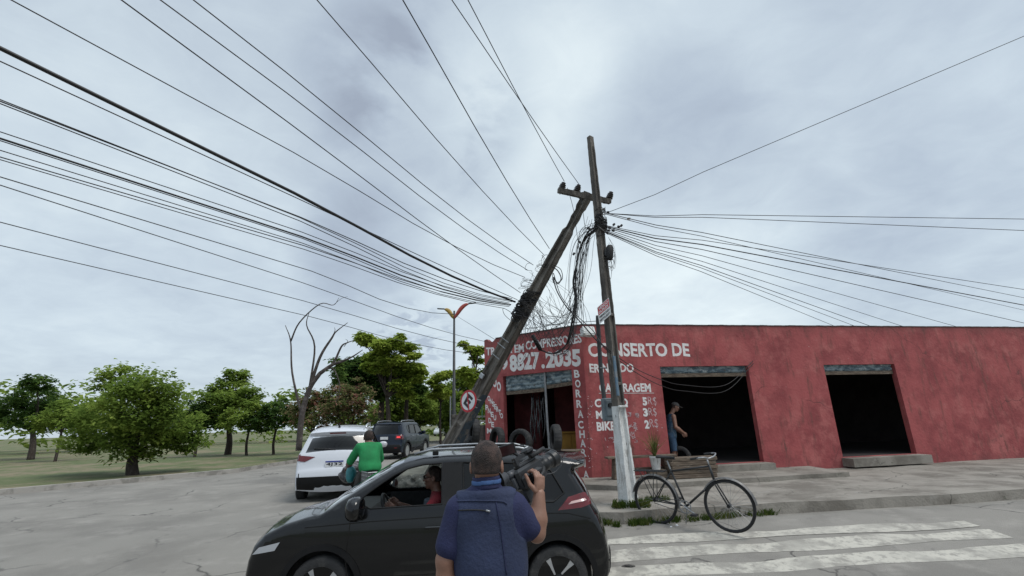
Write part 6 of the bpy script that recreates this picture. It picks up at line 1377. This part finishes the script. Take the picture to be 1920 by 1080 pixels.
# crate stack / planks right of the plant
pp = at(1272, 888, 12.0)
pk = empty('timber_pile', (pp.x + .35, 12.1, bz), math.radians(9), 'short pile of rough planks before the right doorway', 'planks')
for i in range(5): b = MB(); b.box((rr.uniform(-.04, .04), rr.uniform(-.03, .03), .05 + .095 * i), (1.15, .42 - .02 * i, .085), Matrix.Rotation(rr.uniform(-.05, .05), 3, 'Z'), .008); b.build('plank', WOOD, pk)
b = MB(); b.box((-.2, -.4, .16), (.5, .3, .32), None, .01); 
# wheel leaning inside the right doorway
tyre(at(1275, 858, 13.7), wheelaxis(math.radians(250), .1), .30, .14, 'black wheel on the floor in front of the man in the cap', None, 'spare_wheel', False)
# ------------------------------------------------------------------ rubble and rag
def lump(name, c, r_, m_, label, cat, seed, h=.02, amp=.05, kind=None):
    c = np.array(c, float); V_, F_2 = surfnet(lambda P: np.maximum(_ell(P, c, r_) + folds(P, seed, amp * .6, 6) + folds(P, seed + 2, amp * .35, 15), -(P[:, 2] - c[2] + r_[2] * .1)), c - np.array(r_) * 1.5, c + np.array(r_) * 1.5, h)
    o = raw(name, V_, F_2, m_, None, smooth=True, loc=c, angle=45); return tag(o, label, cat, kind=kind)
lump('rubble_mound', (LB.x - .1, LB.y - .1, .33), (.85, .6, .30), layered('broken_pavement', [(0.13, .12, .11), ((0.05, .05, .045), 4, .45, .6, .9, None), ((0.3, .28, .26), 9, .58, .66, .8, None)], .95, .8, 20), 'mound of broken pavement heaved up round the foot of the leaning pole', 'rubble', 2, .04, .09)
rr = random.Random(77)
for k in range(9):
    x, y = LB.x + rr.uniform(-1.0, .9), LB.y - rr.uniform(.2, 1.1); lump('concrete_chunk', (x, y, gz(x, y) + .22 if x > -2.8 else gz(x, y) + .02), (rr.uniform(.05, .13), rr.uniform(.05, .1), rr.uniform(.04, .09)), CONC, 'pale concrete chunk scattered before the foot of the leaning pole', 'rubble', k, .018, .02)['group'] = 'concrete chunks at the pole foot'
rg = onz(1178, 1058, .02); lump('rag', (rg.x, rg.y, gz(rg.x, rg.y)), (.10, .045, .030), layered('dirty_rag_cloth', [(0.12, .11, .10), ((0.02, .02, .02), 12, .45, .6, .9, None)], .95, .8, 60), 'crumpled dirty rag lying on the crosswalk', 'rag', 3, .008, .02)
for px, py in ((1252, 981), (1258, 986), (1269, 984)):
    q = onz(px, py, .17); lump('litter', (q.x, q.y, gz(q.x, q.y)), (.022, .018, .016), SIGNW, 'tiny white scrap of litter on the road by the bicycle wheel', 'litter', px, .006, .005)['group'] = 'litter by the bicycle'
# ------------------------------------------------------------------ grass tufts
def tufts(name, spots, label, hgt=.12, seed=1, m_=None, n=40, spread=.12):
    rr_ = random.Random(seed); vs = []; fs = []
    for (x, y, z) in spots:
        for k in range(n):
            a = rr_.uniform(0, 6.28); r0 = spread * rr_.random() ** .6; p = Vector((x + r0 * math.cos(a), y + r0 * math.sin(a), z)); hh = hgt * rr_.uniform(.4, 1.2); dx = Vector((rr_.uniform(-.6, .6), rr_.uniform(-.6, .6), 0)) * hh; s_ = Vector((math.cos(a + 1), math.sin(a + 1), 0)) * rr_.uniform(.004, .009); n_ = len(vs)
            vs += [p - s_, p + s_, p + dx * .4 + Vector((0, 0, hh * .6)) + s_ * .6, p + dx + Vector((0, 0, hh))]; fs += [(n_, n_ + 1, n_ + 2), (n_, n_ + 2, n_ + 3)]
    o = raw(name, vs, fs, m_ or GRASSM, None, loc=spots[0]); return tag(o, label, 'grass', kind='stuff')
GRASSM = leafmat('grass_blades', (.03, .06, .012), (.07, .11, .025), (.17, .17, .06), 6)
rr = random.Random(5)
sp_ = [(PB.x + rr.uniform(-.28, .3), PB.y - .16 + rr.uniform(-.1, .05), KZ) for _ in range(16)]
tufts('grass', sp_, 'short grass round the whitewashed foot of the upright pole', .13, 1, n=36, spread=.08)
sp_ = []
for i in range(60):
    t = rr.random(); x = 1.2 + 3.2 * t ** 1.3; y = 8.60 + max(0, x - 1.75) * .17 + (.1 if x < 1.5 else 0) - .05 - rr.random() * .10; sp_.append((x, y, gz(x, y)))
tufts('grass', sp_, 'ragged grass growing in the gutter along the kerb', .10, 2, n=26, spread=.07)
sp_ = [(2.6 + rr.uniform(-.25, .25), 9.6 + rr.uniform(-.2, .2), KZ) for _ in range(14)]; tufts('grass', sp_, 'patch of grass on the pavement seen through the bicycle wheel', .08, 3, n=30, spread=.1)
sp_ = [(LB.x + rr.uniform(-1.1, .4), LB.y - rr.uniform(.4, 1.0), .25) for _ in range(18)]; tufts('grass', sp_, 'weeds at the broken ground round the foot of the leaning pole', .16, 4, n=30, spread=.1)

# ------------------------------------------------------------------ trees
def canopy(blobs, n, size, seed, gap=.35, droop=.3, flat=.7):
    """small bent leaves spread through blobs (centre, radius), in clumps"""
    r_ = np.random.default_rng(seed); vs = []; fs = []
    cs = np.array([np.array(c, float) for c, _ in blobs]); rs = np.array([x for _, x in blobs]); wts = rs ** 2.2 / (rs ** 2.2).sum(); ncl = max(8, n // 26)
    for k in range(ncl):
        i = r_.choice(len(blobs), p=wts); d = r_.normal(size=3); d /= np.linalg.norm(d); d[2] = d[2] * flat + .12; rad = rs[i] * (1 - gap * r_.random() ** 1.6)
        c = cs[i] + d * rad; cr_ = rs[i] * r_.uniform(.10, .24)
        m_ = int(26 * r_.uniform(.6, 1.4)); P = c + r_.normal(size=(m_, 3)) * cr_ * [1, 1, .55]
        for p in P:
            a = r_.uniform(0, 2 * PI); t = np.array([math.cos(a), math.sin(a), r_.uniform(-droop - .4, .25)]); t /= np.linalg.norm(t); s_ = np.cross(t, [0, 0, 1]) + r_.normal(size=3) * .25; s_ /= np.linalg.norm(s_); L_ = size * r_.uniform(.6, 1.4); w_ = L_ * .30
            q = len(vs); mid_ = p + t * L_ * .5 + np.array([0, 0, .08 * L_]); vs += [p, mid_ + s_ * w_, p + t * L_ - np.array([0, 0, .12 * L_]), mid_ - s_ * w_]; fs.append((q, q + 1, q + 2, q + 3))
    return vs, fs
def tree(name, label, base, blobs, n, size, lm, seed, trunk_r=.25, fork=None, group=None, cat='tree', gap=.35, lean_to=None, flat=.7):
    root = empty(name, base, 0, label, cat, group); vs, fs = canopy(blobs, n, size, seed, gap, flat=flat); raw('crown', vs, fs, lm, root, world=True)
    rr_ = random.Random(seed); b = MB(); base = Vector(base); cs = [Vector(c) for c, _ in blobs]; ctr = sum(cs, Vector()) / len(cs); fk = Vector(fork) if fork else Vector((base.x * .6 + ctr.x * .4, base.y * .5 + ctr.y * .5, base.z + (min(c.z for c in cs) - base.z) * .7))
    b.tube(spline([base - Vector((0, 0, .1)), base.lerp(fk, .5) + Vector((rr_.uniform(-.1, .1), 0, 0)), fk], 5), [trunk_r * (1.25 - .45 * i / 10) for i in range(11)], 9)
    for c in cs:
        e_ = fk.lerp(c, .95); mid_ = fk.lerp(c, .5) + Vector((rr_.uniform(-.3, .3), rr_.uniform(-.3, .3), rr_.uniform(0, .3))); pts = spline([fk, mid_, e_], 5); b.tube(pts, [trunk_r * .45 * (1 - i / 11) + .012 for i in range(len(pts))], 6)
        for q in range(3):
            s_ = pts[rr_.randint(4, 9)]; b.tube([s_, s_ + Vector((rr_.uniform(-1, 1), rr_.uniform(-1, 1), rr_.uniform(.2, 1))).normalized() * rr_.uniform(.5, 1.1) * (trunk_r * 4)], [trunk_r * .18, .01], 5)
    b.build('trunk', BARK, root, world=True, smooth=True); return root
LF1 = leafmat('bright_green_leaves', (.075, .13, .022), (.26, .34, .055), (.50, .56, .13), .9)
LF2 = leafmat('dark_green_leaves', (.024, .052, .018), (.066, .12, .034), (.16, .24, .055), .9)
LF3 = leafmat('mid_green_leaves', (.065, .115, .026), (.19, .27, .055), (.38, .46, .11), .7)
LFP = leafmat('pink_flowering_leaves', (.06, .10, .035), (.14, .17, .06), (.65, .28, .27), 2.2)
def bl_(lst, Y, jit=1.2, seed=0):
    r_ = random.Random(seed); return [(at(x, y, Y + r_.uniform(-jit, jit)), rad * Y / FOC) for x, y, rad in lst]
Y = 34
tree('dark_tree', 'large dark tree at the left of the roadside group with bright leafy tree before it', (at(716, 800, Y + 1).x, Y + 1, .25), bl_([(660, 705, 24), (684, 690, 28), (700, 722, 30), (725, 705, 26), (740, 690, 24), (650, 690, 18), (768, 720, 20), (670, 730, 20), (648, 712, 20), (712, 735, 22), (690, 712, 24)], Y + 1, 1, 1), 16000, .30, LF2, 1, .22, at(716, 752, Y + 1))
tree('leafy_tree', 'tall bright-leaved tree spreading in layers beside the street lamp', (at(728, 800, Y - 2).x, Y - 2, .25), bl_([(688, 640, 17), (680, 632, 12), (722, 650, 20), (742, 640, 14), (752, 632, 9), (765, 655, 17), (705, 672, 20), (735, 678, 22), (772, 690, 20), (780, 712, 15), (750, 722, 18), (700, 690, 16), (775, 668, 12), (715, 660, 12), (755, 700, 18), (765, 740, 14), (790, 700, 10), (740, 700, 16)], Y - 2, 1, 2), 21000, .27, LF1, 2, .15, at(726, 745, Y - 2), gap=.55, flat=.5)
tree('slim_tree', 'slim dark-trunked tree right of the tall bright-leaved tree', (at(763, 800, Y + 3).x, Y + 3, .25), bl_([(765, 715, 20), (785, 730, 14), (745, 735, 14)], Y + 3, 1, 3), 3500, .28, LF2, 3, .17, at(763, 740, Y + 3))
tree('young_tree', 'airy young tree directly left of the street lamp post', (at(827, 800, 38).x, 38, .25), bl_([(828, 706, 15), (812, 716, 10), (842, 700, 10), (822, 728, 12), (838, 738, 14), (816, 740, 12)], 38, .8, 4), 3800, .26, LF1, 4, .08, at(826, 755, 38), gap=.8)
tree('young_tree', 'airy young tree between the street lamp and the red building', (at(893, 800, 30).x, 30, .25), bl_([(868, 645, 8), (880, 655, 9), (893, 660, 11), (900, 676, 9), (888, 672, 8), (905, 655, 8), (873, 700, 14), (890, 715, 16), (905, 700, 12)], 30, .8, 5), 4200, .24, LF1, 5, .08, at(892, 700, 30), gap=.8)
tree('roadside_tree', 'broad mid-green tree behind the street lamp foot', (at(870, 800, 44).x, 44, .25), bl_([(868, 712, 20), (885, 730, 24), (850, 735, 20), (900, 715, 20), (870, 755, 22), (915, 740, 26)], 44, 1, 6), 10000, .30, LF3, 6, .2)
def shrub(label, Y, lst, n, size, lm, seed, name='bush', cat='bush', group=None):
    bs_ = bl_(lst, Y, 1.0, seed); b0 = at(lst[0][0], 790, Y); return tree(name, label, (b0.x, Y, gz(b0.x, Y) - .05), bs_, n, size, lm, seed, .08, group=group, cat=cat, gap=.5, flat=.9)
shrub('pink-flowering bush left of the dark tree trunk, behind the white SUV', 27, [(660, 760, 30), (685, 745, 24), (640, 745, 28), (668, 725, 16), (650, 785, 26), (690, 780, 20), (628, 770, 24)], 7500, .16, LFP, 11)
shrub('pink-flowering bush further left beside the other flowering bush', 28, [(590, 765, 30), (560, 775, 26), (610, 750, 22), (575, 745, 18), (600, 790, 24)], 5000, .17, LFP, 12)
shrub('green bush behind the dark blue SUV roof', 40, [(735, 775, 26), (760, 765, 26), (715, 785, 24), (745, 790, 26), (750, 740, 18), (725, 760, 20)], 9500, .24, LF3, 13)
shrub('darker bush between the slim tree and the young tree', 42, [(790, 762, 26), (775, 780, 22), (800, 785, 18), (770, 755, 18), (790, 740, 16)], 9500, .24, LF3, 14)
shrub('bushy growth left of the street lamp foot, above the far kerb', 46, [(825, 770, 24), (845, 780, 22), (812, 785, 14), (838, 795, 14), (850, 750, 20), (815, 750, 18), (800, 765, 16)], 9500, .26, LF3, 15)
shrub('low weedy bush before the far white car', 54, [(835, 806, 9), (850, 800, 12), (824, 814, 5), (843, 812, 7)], 1800, .18, LF3, 16)
shrub('leafy growth filling the gap behind the low fence', 36, [(880, 770, 24), (905, 765, 26), (895, 745, 20)], 3500, .24, LF3, 17)
# tree and bushes further left along the same verge
Y = 21
tree('roadside_tree', 'big rounded tree standing alone at the far left of the verge', (at(255, 860, Y).x, Y, .22), bl_([(250, 770, 60), (190, 800, 50), (315, 800, 52), (230, 720, 42), (285, 735, 44), (160, 830, 34), (345, 830, 34), (255, 830, 50)], Y, 1.6, 21), 15000, .19, LF3, 21, .2, gap=.5)
tree('roadside_tree', 'tree rising behind the row of bushes left of the bare tree', (at(430, 830, 36).x, 36, .25), bl_([(430, 730, 30), (460, 750, 28), (405, 755, 28), (445, 705, 22), (415, 785, 24)], 36, 1.4, 22), 7000, .27, LF3, 22, .2, gap=.5)
tree('roadside_tree', 'dark tree far left beyond the rounded tree', (at(60, 850, 38).x, 38, .25), bl_([(60, 750, 34), (20, 770, 34), (100, 770, 30), (70, 720, 24), (50, 790, 28)], 38, 1.4, 23), 7000, .28, LF2, 23, .2, gap=.5)
for i, (x, lb) in enumerate(((520, 'green bush just right of the tree behind the bushes'), (470, 'green bush at the foot of the tree behind the bushes'), (375, 'green bush right of the big rounded tree'), (120, 'green bush left of the big rounded tree'))):
    shrub(lb, 34, [(x, 780, 26), (x - 30, 790, 24), (x + 28, 785, 24), (x, 760, 16)], 4000, .22, LF3 if i % 2 else LF2, 31 + i)
# distant wood band
rr = random.Random(3); blobs = []
for i in range(120):
    a = math.radians(-62 + 124 * i / 119 + rr.uniform(-.4, .4)); d = rr.uniform(72, 92)
    blobs.append((Vector((d * math.sin(a), d * math.cos(a), rr.uniform(1.5, 5.0))), rr.uniform(2.8, 4.6)))
vs, fs = canopy(blobs, 26000, .75, 9, .5, flat=.9); tag(raw('distant_wood', vs, fs, LF3, None, loc=(0, 90, 0)), 'low band of far-off woodland along the horizon', 'wood', kind='stuff')
# verge with light kerb beyond the road
tag(raw('far_kerb', *(lambda P: ([(x, y, gz(x, y) + z) for z, o in ((.0, 0), (.16, 0), (.16, .3)) for x, y in [(a, b_ + o) for a, b_ in P]], [(i, i + 1, len(P) + i + 1, len(P) + i) for i in range(len(P) - 1)] + [(len(P) + i, len(P) + i + 1, 2 * len(P) + i + 1, 2 * len(P) + i) for i in range(len(P) - 1)]))([(-40, 13), (-16, 15), (-11.5, 20), (-10.8, 30), (-10.6, 45), (-8, 46.5), (1, 44.5)]), layered('kerb_concrete', [(0.36, .34, .31), ((0.2, .19, .17), 2, .45, .6, .8, None)], .9, .4, 20)), kind='structure')
# bare tree at the left: trunk out to the left, branches reaching in
bt_ = Vector(at(560, 850, 16)); bt_.z = .2
br_ = empty('bare_tree', bt_, 0, 'leafless grey tree with crooked branches reaching right over the white SUV', 'tree')
b = MB(); Yb = 16
def bp(l, r0, r1, n=5):
    pts = spline([at(x, y, Yb) for x, y in l], n); b.tube(pts, [r0 + (r1 - r0) * i / (len(pts) - 1) for i in range(len(pts))], 7)
bp([(560, 845), (566, 780), (580, 730), (600, 700)], .10, .07); bp([(600, 700), (623, 684), (645, 676), (662, 668), (680, 656)], .07, .012); bp([(600, 700), (625, 680), (640, 650), (650, 643), (664, 638)], .05, .012)
bp([(645, 650), (652, 640), (648, 636)], .012, .006); bp([(580, 730), (600, 670), (622, 634), (630, 622), (652, 605)], .06, .010); bp([(622, 634), (628, 620), (627, 614)], .015, .006); bp([(600, 700), (622, 690), (634, 710), (637, 730), (630, 755)], .03, .010)
bp([(566, 780), (548, 700), (545, 640), (535, 610)], .045, .01); bp([(545, 640), (562, 604), (600, 570), (625, 572), (636, 558)], .03, .006); bp([(625, 572), (640, 560), (652, 556)], .008, .004); bp([(580, 730), (590, 650), (575, 610), (580, 585)], .04, .008)
b.build('trunk', layered('bare_bark', [(0.06, .05, .045), ((0.14, .12, .11), 5, .5, .64, .8, None)], .95, .6, 20), br_, world=True, smooth=True)
vs, fs = canopy([(at(636, 705, 17), .38), (at(628, 680, 17), .3), (at(640, 690, 17), .25)], 700, .12, 51, .6); raw('crown', vs, fs, LF2, br_, world=True)
